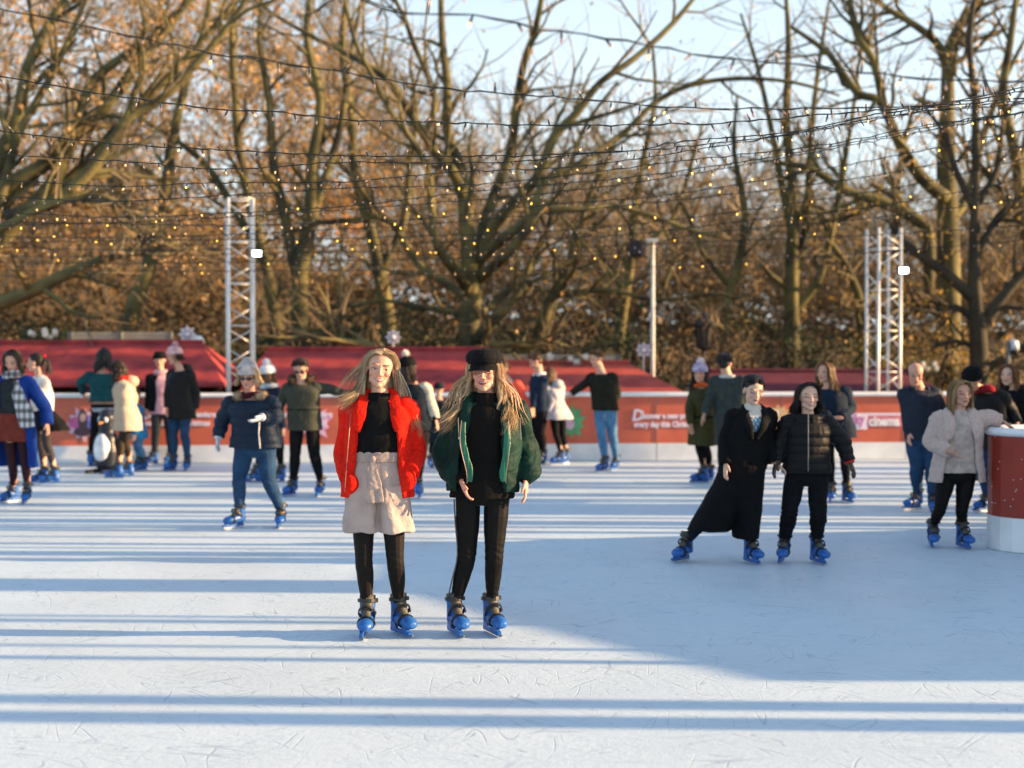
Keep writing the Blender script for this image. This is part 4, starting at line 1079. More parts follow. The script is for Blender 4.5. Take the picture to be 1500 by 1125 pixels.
        T = lambda pts, rr, n=10: b.tube([M @ Vector(p) for p in pts], [x * sc for x in rr], n)
        for q in (-1, 1):
            E((q * .034, -.060, -.018), (.024, .024, .024)); E((q * .038, -.018, -.060), (.020, .034, .028))
            E((q * .076, .006, -.008), (.008, .019, .031)); E((q * .0105, -.091, -.031), (.0085, .010, .0075))
            E((q * .028, -.0735, .028), (.024, .011, .008)); T([(q * .016, -.0765, .007), (q * .030, -.0800, .0125), (q * .046, -.0710, .008)], (.0018, .0032, .0018))
        T = lambda pts, rr, n=10: b.tube([M @ Vector(p) for p in pts], [x * sc for x in rr], n)
        T([(0, -.074, .028), (0, -.086, .004), (0, -.098, -.018), (0, -.1015, -.027), (0, -.088, -.036)], (.0080, .0070, .0088, .0100, .006))
        T([(-.023, -.0775, -.056), (-.010, -.0875, -.052), (0, -.0885, -.0535), (.010, -.0875, -.052), (.023, -.0775, -.056)], (.003, .0055, .0052, .0055, .003))
        T([(-.021, -.0765, -.0585), (0, -.0865, -.0645), (.021, -.0765, -.0585)], (.003, .0072, .003))
        V, F, N = solid(b, s.vox, 2)
        cols = s.paint(V, N)
        o = mesh_np('body', V, F, M_SKIN, s.root, cols); s.bodyo = o
        if s.eyes == 1 and s.vox <= .0055:
            for q in (-1, 1):
                e = MB(); c = Vector((q * .0315, -.0690, .004)); e.cc = (1, 1, 1)
                rs = .0130; n = 18
                for i in range(9):
                    pass
                # eyeball front, coloured white / iris / pupil by angle from the gaze
                e.ell(c, (rs, rs * .9, rs * .60), None, 24, 16)
                g = Vector((.10, -1, .02)).normalized(); colr = []
                for p in e.v:
                    a = (Vector(p) - c); a = Vector((a.x / rs, a.y / (rs * .9), a.z / (rs * .60))).normalized()
                    k = a.angle(g)
                    kk = math.hypot(a.x * 1.0 - g.x, (a.z - g.z) * .60)
                    colr.append((.015, .012, .01) if kk < .22 and a.y < 0 else (.06, .06, .055) if kk < .46 and a.y < 0 else (.58, .53, .50))
                e.c = colr; e.v = [tuple(M @ Vector(p)) for p in e.v]
                e.build('eye', M_EYEG, s.root, smooth=True)
    def paint(s, V, N):
        Mi = s.M.inverted(); A = np.array(Mi)
        L = V @ A[:3, :3].T + A[:3, 3]
        x, y, z = L[:, 0], L[:, 1], L[:, 2]
        c = np.tile(np.array(s.skin), (len(V), 1)); ax = np.abs(x)
        front = (y < -.045) & (np.abs(z) < .12) & (ax < .07)
        def put(w, col, k=1.0):
            w = (np.clip(w, 0, 1) * k * front)[:, None]; c[:] = c * (1 - w) + np.array(col) * w
        def el(cx, cz, rx, rz, xx=None, zz=None, soft=.0022):
            xx = x if xx is None else xx; zz = z if zz is None else zz
            e = np.sqrt(((xx - cx) / rx) ** 2 + ((zz - cz) / rz) ** 2); return (1 - e) * min(rx, rz) / soft + .5
        sk = np.array(s.skin)
        put(el(.040, -.020, .024, .018, ax, soft=.014), sk * np.array((1.03, .78, .76)), .55)
        put(el(0, -.026, .014, .014, soft=.008), sk * np.array((1.02, .84, .82)), .5)
        zc = z - x * x * (9 if s.smile else 2)
        put(el(0, -.060, .0305 if s.smile else .025, .0118 if s.smile else .0090, zz=zc), s.lip)
        if s.smile == 1: put(el(0, -.0595, .0235, .0048, zz=zc), (.60, .54, .50))
        if s.smile == 2: put(el(0, -.0600, .0235, .0072, zz=zc), (.10, .02, .02)); put(el(0, -.0570, .0195, .0026, zz=zc), (.58, .52, .48))
        if s.smile == 0: put((.0016 - np.abs(zc + .0600)) / .002 + .5 - 9 * (ax > .022), np.array(s.lip) * .45)
        if s.eyes:
            put(el(.0315, .005, .0200, .0110, ax, soft=.006), sk * np.array((.84, .72, .70)), .7)
            if s.vox > .0055: put(el(.0315, .004, .0120, .0050, ax), (.10, .07, .06))
            lz = .0100 - .0045 * ((ax - .0315) / .0165) ** 2
            put(((.0020 - np.abs(z - lz)) / .002 + .5) * (np.abs(ax - .0315) < .0165), (.05, .03, .025))
            if s.eyes == 2: lz = .001 - .0035 * (1 - ((ax - .0315) / .0165) ** 2); put(((.0024 - np.abs(z - lz)) / .002 + .5) * (np.abs(ax - .0315) < .0165), (.04, .025, .02))
        bz = .0265 + .006 * np.sin(np.clip((ax - .014) / .036, 0, 1) * math.pi * .75)
        put(((.0028 - np.abs(z - bz)) / .0025 + .5) * np.clip((ax - .012) / .004, 0, 1) * np.clip((.051 - ax) / .006, 0, 1), s.brow, .9)
        return c

    # ------------------------------------------------ garments
    def finish(s, mb, name, m, vox=None, disp=None, smooth=2, parent=None, cols=None):
        V, F, N = solid(mb, vox or s.vox, smooth)
        if disp is not None:
            V = V + N * disp(V, N)[:, None]
        return mesh_np(name, V, F, m, parent or s.root, cols(V, N) if cols else None)
    def folds(s, amp=.006, k=9, seed=1, arms=True):
        def d(V, N):
            a = wob(V, k, seed, (1.0, 1.0, .55)); b_ = wob(V, k * 2.3, seed + 5, (.7, .7, 1.1))
            return amp * a + amp * .5 * b_
        return d
    def quilt(s, amp=.010, pitch=.075, seed=3):
        def d(V, N):
            q = (V[:, 2] + .012 * wob(V, 5, seed)) / pitch
            return amp * (np.abs(np.sin(q * math.pi)) ** .6 - .7) + .005 * wob(V, 12, seed + 1)
        return d
    def fuzz(s, amp=.006, seed=2):
        def d(V, N):
            r = np.random.default_rng(seed)
            return amp * wob(V, 26, seed) + .006 * wob(V, 8, seed + 3) + r.normal(0, amp * .16, len(V))
        return d
    def legs(s, m, loose=.006, name='trousers', low=0, disp=.004, k=11, fl=0.0, top=.2):
        b = MB(); sc = s.sc
        b.loft([(s.ctr(t), s.r * (s.tors(t)[0] + .008 + loose), s.f * (s.tors(t)[1] + .008 + loose)) for t in (-.22, -.12, -.05, .05, .12, top)], 20)
        for i in range(2):
            h, k_, a = s.hj[i], s.kn[i], s.an[i]
            q = lambda x, e=0: x * sc * (s.w * .6 + .4) * (1 if s.male else .92) + loose + e
            b.tube([h + Vector((0, 0, .02)), lerp(h, k_, .35), k_, lerp(k_, a, .32) - s.f * .012, lerp(k_, a, .8), a + Vector((0, 0, .03 - low))],
                   [q(.092), q(.083), q(.058), q(.057, fl * .4), q(.042, fl), q(.041, fl)], 14, smooth=5)
        dd = s.folds(disp, k, 4)
        def d(V, N):
            e = dd(V, N)
            for i in range(2):   # creases at the knee and ankle
                for c, sg in ((s.kn[i], .05), (s.an[i] + Vector((0, 0, .05)), .05)):
                    g = np.exp(-((V - np.array(c)) ** 2).sum(1) / (2 * sg * sg)); e = e + disp * .7 * g * np.sin(V[:, 2] * 150 + V[:, 0] * 70 + 2.5 * wob(V, 14, 9))
            return e
        return s.finish(b, name, m, disp=d)
    def sleeve(s, b, i, r0=.066, r1=.058, r2=.046, over=.0, mid=None, smooth=4):
        S, e, w_ = s.S[i], s.el[i], s.wr[i]; sc = s.sc; q = i * 2 - 1
        d = (w_ - e).normalized()
        pts = [S - s.r * q * .05 + Vector((0, 0, -.005)), S + s.r * q * .012, lerp(S, e, .45), e, lerp(e, w_, .5), w_ + d * over]
        rr = [r0 * .9, r0, (r0 + r1) / 2, r1, (r1 + r2) / 2 if mid is None else mid, r2]
        b.tube(pts, [x * sc for x in rr], 14, smooth=smooth)
    def top(s, m, name='jacket', hem=-.1, off=.035, gap=0.0, gap_hem=None, thick=.03, hemw=None, sl=(.068, .060, .048), disp=None, top=.985, slhem=.0,
            vox=None, ymul=1.0, collar=None, mid=None, arms=(1, 1), waist=0.0, hemz=None, bulge=0.0, extra=None, cols=None, foot=.5):
        """hem: torso parameter (0 hip, 1 neck base); gap: half opening in degrees at chest"""
        if hemz is not None: hem = (at(750, hemz, s.Y).z - s.H0.z) / (s.N0.z - s.H0.z)
        b = MB(); sc = s.sc; n = 30; rows = 13 if hem > -.6 else 20
        mf = (s.an[0] + s.an[1]) / 2
        secs = []
        for i in range(rows):
            u = i / (rows - 1); t = lerp(hem, top, u)
            rx, ry = s.tors(max(t, -.02))
            base_ = s.tors(.55)[0]
            rx = max(rx, base_ * (.98 - waist)) if t < .85 else rx
            o = off * (1.0 if t < .82 else max(.35, 1 - (t - .82) * 3.4))
            rx += o; ry += o * ymul
            if bulge and t < .8: g = math.sin(max(0, min(1, (t - hem) / (.8 - hem))) * math.pi); rx += bulge * g; ry += bulge * g
            if hemw and t < .35:
                k = ((.35 - t) / (.35 - hem)) ** 1.0; rx += hemw * k; ry += hemw * k * .8
            c = s.ctr(t) if t > -.05 else s.H0 + (mf - s.H0) * min(1, (s.H0.z - lerp(s.H0.z, s.N0.z, t)) / max(.1, s.H0.z - mf.z)) * foot * 1.6 
            if t <= -.05: c.z = lerp(s.H0.z, s.N0.z, t)
            secs.append((t, c, rx, ry))
        if gap <= 0:
            b.loft([(c, s.r * rx, s.f * ry) for t, c, rx, ry in secs], 26)
        else:
            gh = gap_hem if gap_hem is not None else gap; O = []; I = []
            for t, c, rx, ry in secs:
                a = R(lerp(gh, gap, (t - hem) / (top - hem)))
                if t > .9: a *= .8
                ro = []; ri = []
                for j in range(n + 1):
                    th = a + (2 * math.pi - 2 * a) * j / n
                    e = thick
                    ro.append(c + s.r * rx * math.sin(th) + s.f * ry * math.cos(th)); ri.append(c + s.r * (rx - e) * math.sin(th) + s.f * (ry - e) * math.cos(th))
                O.append(ro); I.append(ri)
            rings = [[*ro, *ri[::-1]] for ro, ri in zip(O, I)]
            b.rings(rings)
        for i in range(2):
            if arms[i]: s.sleeve(b, i, *sl, over=slhem, mid=mid)
        if extra: extra(b)
        return s.finish(b, name, m, vox=vox, disp=disp or s.folds(), cols=cols)
    def collar(s, m, r=.030, R0=.085, gap=40, lift=.02, name='collar', disp=None, tall=1.0, drop=.03):
        b = MB(); pts = []; n = 14; sc = s.sc
        for j in range(n + 1):
            th = R(gap) + (2 * math.pi - 2 * R(gap)) * j / n
            front = (math.cos(th) + 1) / 2
            pts.append(s.N0 + s.up * (lift - drop * front) * sc + s.r * R0 * 1.05 * sc * math.sin(th) + s.f * (R0 * .9 * math.cos(th)) * sc)
        b.tube(pts, r * sc, 10, tall, up=(0, 0, 1))
        return s.finish(b, name, m, disp=disp or s.folds(.003, 14, 8))
    def strip(s, m, pts, wid, th, name, disp=None, vox=None):
        b = MB(); b.tube(pts, wid, 8, th, up=s.f, smooth=4); return s.finish(b, name, m, disp=disp, vox=vox)
    def P3(s, px, py, dy=0.0): return at(px, py, s.Y + dy) - s.base
    # fur trim as a ring of short tapered tufts
    def fur(s, path, r, ln, n, cols, name='fur_trim', seed=1):
        b = MB(); rr = random.Random(seed); b.cc = cols[0]
        pts, _ = spline([Vector(p) for p in path], [0] * len(path), 4)
        b.tube(pts, r * .75, 8)
        for i in range(n):
            k = rr.randrange(len(pts)); c = pts[k]; d = Vector((rr.gauss(0, 1), rr.gauss(0, 1), rr.gauss(0, 1))).normalized()
            col = rr.choice(cols); q = c + d * r * .6; e = q + d * ln * rr.uniform(.5, 1.1) + Vector((0, 0, -ln * .3)); w = d.orthogonal().normalized() * .0035
            b.add([q - w, q + w, e], [(0, 1, 2)], col); w2 = w.cross(d); b.add([q - w2, q + w2, e], [(0, 1, 2)], col)
        return b.build(name, M_HAIR, s.root)
    # ------------------------------------------------ hair
    def hair(s, cols, n=150, L=.25, spread=.05, wave=.01, part=0.0, style='long', rad=.011, wind=(0, 0, 0), seed=1, name='hair', front=52, tipx=(-1, 1), sidewind=None, zlist=None, shell=True, up=.0, fine=1, fray=.5):
        rr = random.Random(seed); b = MB(); M = s.M; sc = s.sc
        base = cols[0]; b.cc = base
        G = np.array(M.inverted().to_3x3()) @ np.array((0, 0, -1)); G = Vector(G).normalized()   # down, in head space
        if shell:
            if style in ('short', 'tied'): b.ell((0, .027, .045 + up), (.0820, .0915, .084), M, 24, 14); b.ell((0, .047, .0), (.070, .066, .072), M, 20, 12)
            else: b.ell((0, .030, .041 + up), (.0815, .089, .083), M, 24, 14)
        if style in ('long', 'bob') and fine > 1:
            b.cc = tuple(c * .55 for c in base); secs = []
            for j, (u, hw, dp) in enumerate([(0, .080, .060), (.25, .082, .052), (.5, .086, .042), (.75, .080, .030), (.92, .06, .015)]):
                c = M @ (Vector((0, .055, .0)) + G * (L * .9 * u)); secs.append((c, (M.to_3x3() @ Vector((hw + spread * u * .4, 0, 0))), (M.to_3x3() @ Vector((0, -dp, 0)))))
            b.loft(secs, 16); b.cc = base
        def lock(pts, r0, col, fl=.45, r1=None):
            k = len(pts); rads = [r0 * (.60 + .40 * math.sin(math.pi * min(1, .25 + j / (k - 1) * .7))) * (1.25 if fine > 1 else 1) for j in range(k)]; rads[-1] = r0 * .12; fl = .35 if fine > 1 else fl
            b.cc = col; o = len(b.v)
            q, v = spline([M @ Vector(p) for p in pts], [x * sc for x in rads], 4 if fine < 2 else 2)
            if fine < 2:
                b.tube(q, v, 5, fl, up=(M.to_3x3() @ Vector((0, 1, .3))).normalized(), cap=False); return
            nq = len(q); b.cc = tuple(c_ * .8 for c_ in col); b.tube(q, [x * (.66 - .5 * (j_ / nq) ** 1.5) for j_, x in enumerate(v)], 5, fl, up=(M.to_3x3() @ Vector((0, 1, .3))).normalized(), cap=False)
            for m_ in range(fine):
                o1 = Vector((rr.gauss(0, 1), rr.gauss(0, 1), rr.gauss(0, .5))) * r0 * .95; o2 = Vector((rr.gauss(0, 1), rr.gauss(0, 1), rr.gauss(0, 1))) * r0 * (.45 + .7 * fray)
                cut = rr.randrange(0, max(1, nq // 5)); kq = nq - cut; ka = rr.uniform(.8, 1.2); ph_ = rr.uniform(0, 6)
                b.cc = tuple(min(1, c_ * ka) for c_ in col)
                qq = [q[j] + o1 * (1 - j / nq) * min(1, j / 3 + .5) + o2 * (j / nq) ** 1.5 + Vector((math.sin(ph_ + j * .5), math.cos(ph_ + j * .45), 0)) * .0018 * (j / nq) for j in range(kq)]
                rs_ = [r0 * .12 * (1 - .75 * (j / (kq - 1)) ** 2) for j in range(kq)]
                b.tube(qq, rs_, 3, .8, cap=False)
        for i in range(n):
            sgn = 1 if i % 2 else -1; v = rr.random(); col = rr.choice(cols); kk = rr.uniform(.75, 1.25); col = tuple(c * kk for c in col)
            if style in ('long', 'bob'):
                v = v ** .8; phi = R(lerp(front, 178, v)); sp = math.sin(phi); cp = -math.cos(phi)
                e = 1 + rr.uniform(-.02, .10)
                rx, ry = .083 * e, .098 * e
                y0 = lerp(-.052, .075, v) + rr.gauss(0, .006); x0 = part + sgn * rr.uniform(.0, .012)
                z0 = .040 + .082 * math.sqrt(max(0, 1 - ((y0 - .024) / .105) ** 2)) + rr.uniform(0, .005)
                p = [(x0, y0, z0)]
                p.append((lerp(x0, sgn * rx * sp, .54 + .12 * v), lerp(y0, ry * cp + .012, .45) - .010 * (1 - v), .098 + .006 * (1 - v)))
                p.append((sgn * rx * sp * 1.02, ry * cp + .012, .045))
                q = Vector((sgn * (rx * sp + .006), ry * cp + .018, -.020))
                p.append(tuple(q))
                Lk = L * (rr.uniform(.78, 1.08) if style == 'long' else rr.uniform(.9, 1.05))
                tx = rr.uniform(*tipx) if tipx != (-1, 1) else 0
                ph = rr.uniform(0, 6.28); wd = Vector(wind)
                if sidewind: wd = Vector(sidewind[0 if sgn < 0 else 1]) * rr.uniform(.0, 1.3)
                m = 5
                for j in range(1, m + 1):
                    u = j / m
                    side = Vector((sgn * spread * u * rr.uniform(-.3, 1.3) + wave * math.sin(ph + u * 7.5) * u, wave * math.cos(ph + u * 7.5) * .8 + .01 * math.sin(u * 3), 0))
                    qq = q + G * (Lk * u) + side + wd * (u ** 1.8)
                    if G.z < 0 and qq.y > -.02 and abs(qq.x) < .05 and u < .6 and v < .5: qq.x = sgn * .055
                    p.append(tuple(qq))
                lock(p, rad * rr.uniform(.6, 1.3), col)
            elif style == 'short':
                phi = R(lerp(8, 180, v)); sp, cp = math.sin(phi), -math.cos(phi)
                z = lerp(.02, .105, rr.random()) if v > .35 else lerp(.075, .115, rr.random())
                k = math.sqrt(max(.05, 1 - ((z - .035) / .095) ** 2))
                q = Vector((sgn * .080 * sp * k, .092 * cp * k + .02, z + .004)); t = Vector((rr.gauss(0, .01) + sgn * .004, -.012 if v < .4 else .008, -.022 if v > .4 else .006))
                lock([q, q + t * .5 + (q - Vector((0, .02, .03))).normalized() * .012, q + t * 1.3 + (q - Vector((0, .02, .03))).normalized() * .010], rad * 1.1, col)
            elif style == 'tied':
                v2 = rr.random(); phi = R(lerp(20, 178, v2)); z0 = rr.uniform(.0, .10) if v2 > .35 else rr.uniform(.075, .11)
                k = math.sqrt(max(.05, 1 - ((z0 - .035) / .092) ** 2)); q = Vector((sgn * .082 * math.sin(phi) * k, -.096 * math.cos(phi) * k + .02, z0))
                t = Vector((0, .115, .02)); mid = (q + t) / 2; mid = Vector((0, .02, .035)) + (mid - Vector((0, .02, .035))).normalized() * .098
                lock([q, mid, t], rad, col)
        b.cc = base
        return b.build(name, M_HAIR, s.root, smooth=True)
    def tail(s, cols, L=.25, seed=2, n=26, org=(0, .115, .03), rad=.012):
        rr = random.Random(seed); b = MB(); M = s.M; b.cc = cols[0]
        for i in range(n):
            o = Vector(org) + Vector((rr.gauss(0, .008), rr.gauss(0, .006), rr.gauss(0, .008))); a = Vector((rr.gauss(0, .016), .045 + rr.gauss(0, .01), -.02)); e = Vector((rr.gauss(0, .03), .02 + rr.gauss(0, .025), -L * rr.uniform(.8, 1.05)))
            b.cc = tuple(c * rr.uniform(.8, 1.2) for c in rr.choice(cols)); q, v = spline([M @ o, M @ (o + a), M @ (o + a * 1.1 + e * .5), M @ (o + a + e)], [rad, rad, rad * .9, .001], 4)
            b.tube(q, v, 5, .5, cap=False)
        b.cc = cols[0]; return b.build('ponytail', M_HAIR, s.root, smooth=True)
    # ------------------------------------------------ hats
    def beanie(s, m, pom=None, top=.155, tilt=-.12, cuff=True, r=1.0, pomr=.042):
        b = MB(); T = s.M @ Matrix.Translation((0, .012, .025)) @ Matrix.Rotation(tilt, 4, 'X')
        rs = []
        for z, k in [(.0, 1.0), (.0, 1.09), (.022, 1.12), (.048, 1.11), (.050, 1.03), (.075, .99), (.10, .86), (.118, .62), (top - .028, .30), (top - .024, .06)]:
            rs.append([T @ Vector((.086 * r * k * math.cos(a), .100 * r * k * math.sin(a), z)) for a in [2 * math.pi * j / 26 for j in range(26)]])
        b.rings(rs)
        nr = np.array(T.inverted())
        def d(V, N):
            Lc = V @ nr[:3, :3].T + nr[:3, 3]; a = np.arctan2(Lc[:, 1], Lc[:, 0]); return .0018 * np.sin(a * 34) + .002 * wob(V, 18, 2)
        o = s.finish(b, 'hat', m, vox=min(s.vox, .006), disp=d, smooth=1)
        if pom:
            q = MB(); c = T @ Vector((0, .008, top - .005)); rr = random.Random(3); q.cc = pom; q.ell(c, (pomr * .7,) * 3)
            for i in range(420):
                d_ = Vector((rr.gauss(0, 1), rr.gauss(0, 1), rr.gauss(0, 1))).normalized(); e = c + d_ * pomr * rr.uniform(.85, 1.25); w = d_.orthogonal().normalized() * .005
                q.add([c + d_ * .02 - w, c + d_ * .02 + w, e], [(0, 1, 2)], tuple(x * rr.uniform(.8, 1.1) for x in pom))
            q.build('pompom', M_HAIR, o)
        return o
# ================================================================== the cast
BLK = (.010, .010, .011)
LIMIT = globals().get('LIMIT', 99)
C_BLACKKNIT = cloth('black_knit', (.004, .004, .0045), .9)
C_LEG = cloth('black_legging', (.005, .0045, .004), kind='legging')
C_BLACKW = cloth('black_wool', (.005, .005, .006))
C_BLACKP = cloth('black_puffer', (.0055, .0055, .006), kind='puffer')
C_JEAN = cloth('blue_denim', (.012, .040, .095), kind='denim', col2=(.020, .060, .13))
C_JEANL = cloth('light_denim', (.05, .15, .30), kind='denim', col2=(.10, .24, .40))
C_JEAND = cloth('dark_denim', (.020, .060, .12), kind='denim')
BLOND = [(.42, .30, .17), (.58, .44, .27), (.24, .16, .085), (.68, .54, .36), (.34, .23, .125)]
HONEY = [(.52, .34, .17), (.68, .48, .26), (.34, .21, .10), (.76, .58, .35), (.44, .28, .145)]
DKBR = [(.035, .020, .012), (.055, .03, .018), (.025, .015, .01)]
BRN = [(.09, .045, .02), (.13, .07, .03), (.06, .03, .015)]
INK = [(.012, .010, .009), (.026, .018, .014), (.007, .006, .006)]

# ---------------- woman in the red teddy jacket
def woman_red():
    p = P('long haired blonde woman in a bright red teddy jacket and beige shorts', 0, [(537, 933, 0), (590, 930, 30)], (557, 541), (556, 584), (553, 704),
          yaw=0, hyaw=6, hroll=7, hpitch=2, el=[(504, 668, .06), (610, 660, .06)], wr=[(511, 704, -.10), (601, 698, -.10)], kn=[(533, 820), (579, 820)],
          vox=.0036, smile=1, skin='fair', lip=(.52, .15, .14), hand=(0, 0), group=None, shw=.168, brow=(.10, .06, .035))
    p.legs(cloth('tights', (.010, .008, .007), kind='legging'), loose=0, name='tights', disp=.0015)
    # ribbed black top, funnel neck
    def ex(b): b.tube([p.ctr(.95), p.N0 + p.up * .035 + p.f * .0], [.085, .066], 16)
    p.top(C_BLACKKNIT, 'top', hem=.30, off=.020, arms=(0, 0), disp=p.folds(.0035, 11, 9), extra=ex, top=1.0, waist=-.05)
    # paperbag shorts
    m = cloth('beige_cotton', (.40, .315, .28), kind='cotton'); b = MB()
    b.loft([(p.ctr(t), p.r * rx, p.f * ry) for t, rx, ry in [(.36, .150, .118), (.33, .149, .116), (.29, .146, .113), (.24, .152, .118), (.1, .174, .133), (-.1, .196, .15), (-.24, .200, .15)]], 28)
    for i in range(2):
        h, k = p.hj[i], p.kn[i]; q = i * 2 - 1
        b.loft([(lerp(h, k, t) + p.r * q * e, p.r * rx, p.f * ry) for t, rx, ry, e in [(0, .105, .13, 0), (.3, .112, .14, .004), (.56, .122, .145, .008), (.61, .124, .146, .008)]], 20)
    def d(V, N):
        z = V[:, 2]; c = p.ctr(.29); a = np.arctan2(V[:, 1] - c.y, V[:, 0] - c.x); zc = c.z
        g = np.exp(-((z - zc) / .035) ** 2)
        k = np.clip((zc - z) / .30, 0, 1)
        return .0025 * np.sin(a * 13 + 3 * wob(V, 3, 2)) * (1.1 - k) + .010 * k * np.sin(a * 8 + z * 5 + 2 * wob(V, 4, 7)) + .004 * wob(V, 14, 3)
    p.finish(b, 'shorts', m, vox=.0045, disp=d)
    b = MB(); c = p.ctr(.295)
    rs = []
    for z, e in ((-.030, .006), (-.028, .012), (0, .014), (.028, .012), (.030, .006)):
        rs.append([c + p.r * (.145 + e) * math.cos(a) + p.f * (.113 + e) * math.sin(a) + Vector((0, 0, z)) for a in [2 * math.pi * j / 28 for j in range(28)]])
    b.rings(rs)
    k = p.P3(546, 672, -.165)
    b.ell(k, (.022, .016, .022))
    b.tube([k, p.P3(545, 690, -.185), p.P3(543, 705, -.195), p.P3(546, 718, -.20)], [.020, .024, .028, .030], 8, .16, up=p.f, smooth=3)
    b.tube([k, p.P3(549, 692, -.185), p.P3(553, 712, -.19), p.P3(556, 736, -.20)], [.018, .024, .030, .032], 8, .16, up=p.f, smooth=3)
    p.finish(b, 'belt', cloth('beige_belt', (.34, .265, .235), kind='cotton'), vox=.0042, disp=p.folds(.003, 16, 5))
    # red teddy jacket, open
    red = cloth('red_teddy', (.78, .020, .008), kind='teddy', col2=(.62, .012, .006))
    def ex(b):
        for q in (-1, 1):   # lapels and the panel edges falling from the shoulders
            b.tube([p.N0 + p.r * q * .070 + Vector((0, .05, .045)), p.N0 + p.r * q * .088 + Vector((0, -.035, .010)), p.N0 + p.r * q * .105 + Vector((0, -.115, -.07)), p.N0 + p.r * q * .118 + Vector((0, -.140, -.16)), p.N0 + p.r * q * .105 + Vector((0, -.13, -.20))], [.030, .036, .042, .032, .010], 10, .30, up=p.f, smooth=4)
            e0, w0 = p.el[0 if q < 0 else 1], p.wr[0 if q < 0 else 1]
            b.ell(w0 + Vector((q * -.012, -.0, -.02)), (.055, .058, .07))
        b.tube([p.N0 + p.r * a * .085 + Vector((0, .055 - abs(a) * .02, .035)) for a in (-1, -.5, 0, .5, 1)], .034, 10, 1.0)
    p.top(red, 'jacket', hem=-.20, off=.040, gap=36, gap_hem=46, thick=.026, hemw=.022, sl=(.068, .066, .060), mid=.064, disp=p.fuzz(.0028, 4), extra=ex, waist=-.25, vox=.0048, slhem=-.02, foot=0)
    zp = MB(); zp.tube([p.P3(514, 606, -.11), p.P3(511, 640, -.16), p.P3(507, 690, -.165), p.P3(505, 720, -.15)], .0018, 5, smooth=3); zp.build('zip', mat('zip_metal', (.32, .22, .17), .4, metal=.6), p.root)
    p.hair(BLOND, n=500, L=.30, spread=.02, wave=.018, part=.004, rad=.0088, seed=5, front=70, fine=12, fray=.8, sidewind=[(-.12, -.09, .06), (.11, -.09, -.04)])
    # wind-blown outer strands
    rr = random.Random(9); b = MB(); b.cc = BLOND[1]
    for i in range(70):
        q = -1 if i % 3 == 0 else 1; o = Vector((q * .085, rr.uniform(-.02, .07), rr.uniform(-.02, .06))); b.cc = tuple(c * rr.uniform(.8, 1.3) for c in rr.choice(BLOND))
        e = Vector((q * rr.uniform(.13, .24), rr.uniform(-.08, .02), rr.uniform(-.20, -.13) if q < 0 else rr.uniform(-.36, -.20)))
        mid = (o + e) / 2 + Vector((q * .01, 0, .015)); P_, v = spline([p.M @ o, p.M @ mid, p.M @ (e + Vector((0, 0, rr.uniform(-.01, .02))))], [.0022, .0020, .0005], 5); b.tube(P_, v, 3, .8, cap=False)
    b.cc = BLOND[0]; b.build('loose_strands', M_HAIR, p.root, smooth=True)
    MB().ell(p.M @ Vector((.080, -.002, -.040)), (.004, .004, .005)).build('earring', mat('gold', (.8, .6, .3), .25, metal=1), p.root)
    return p

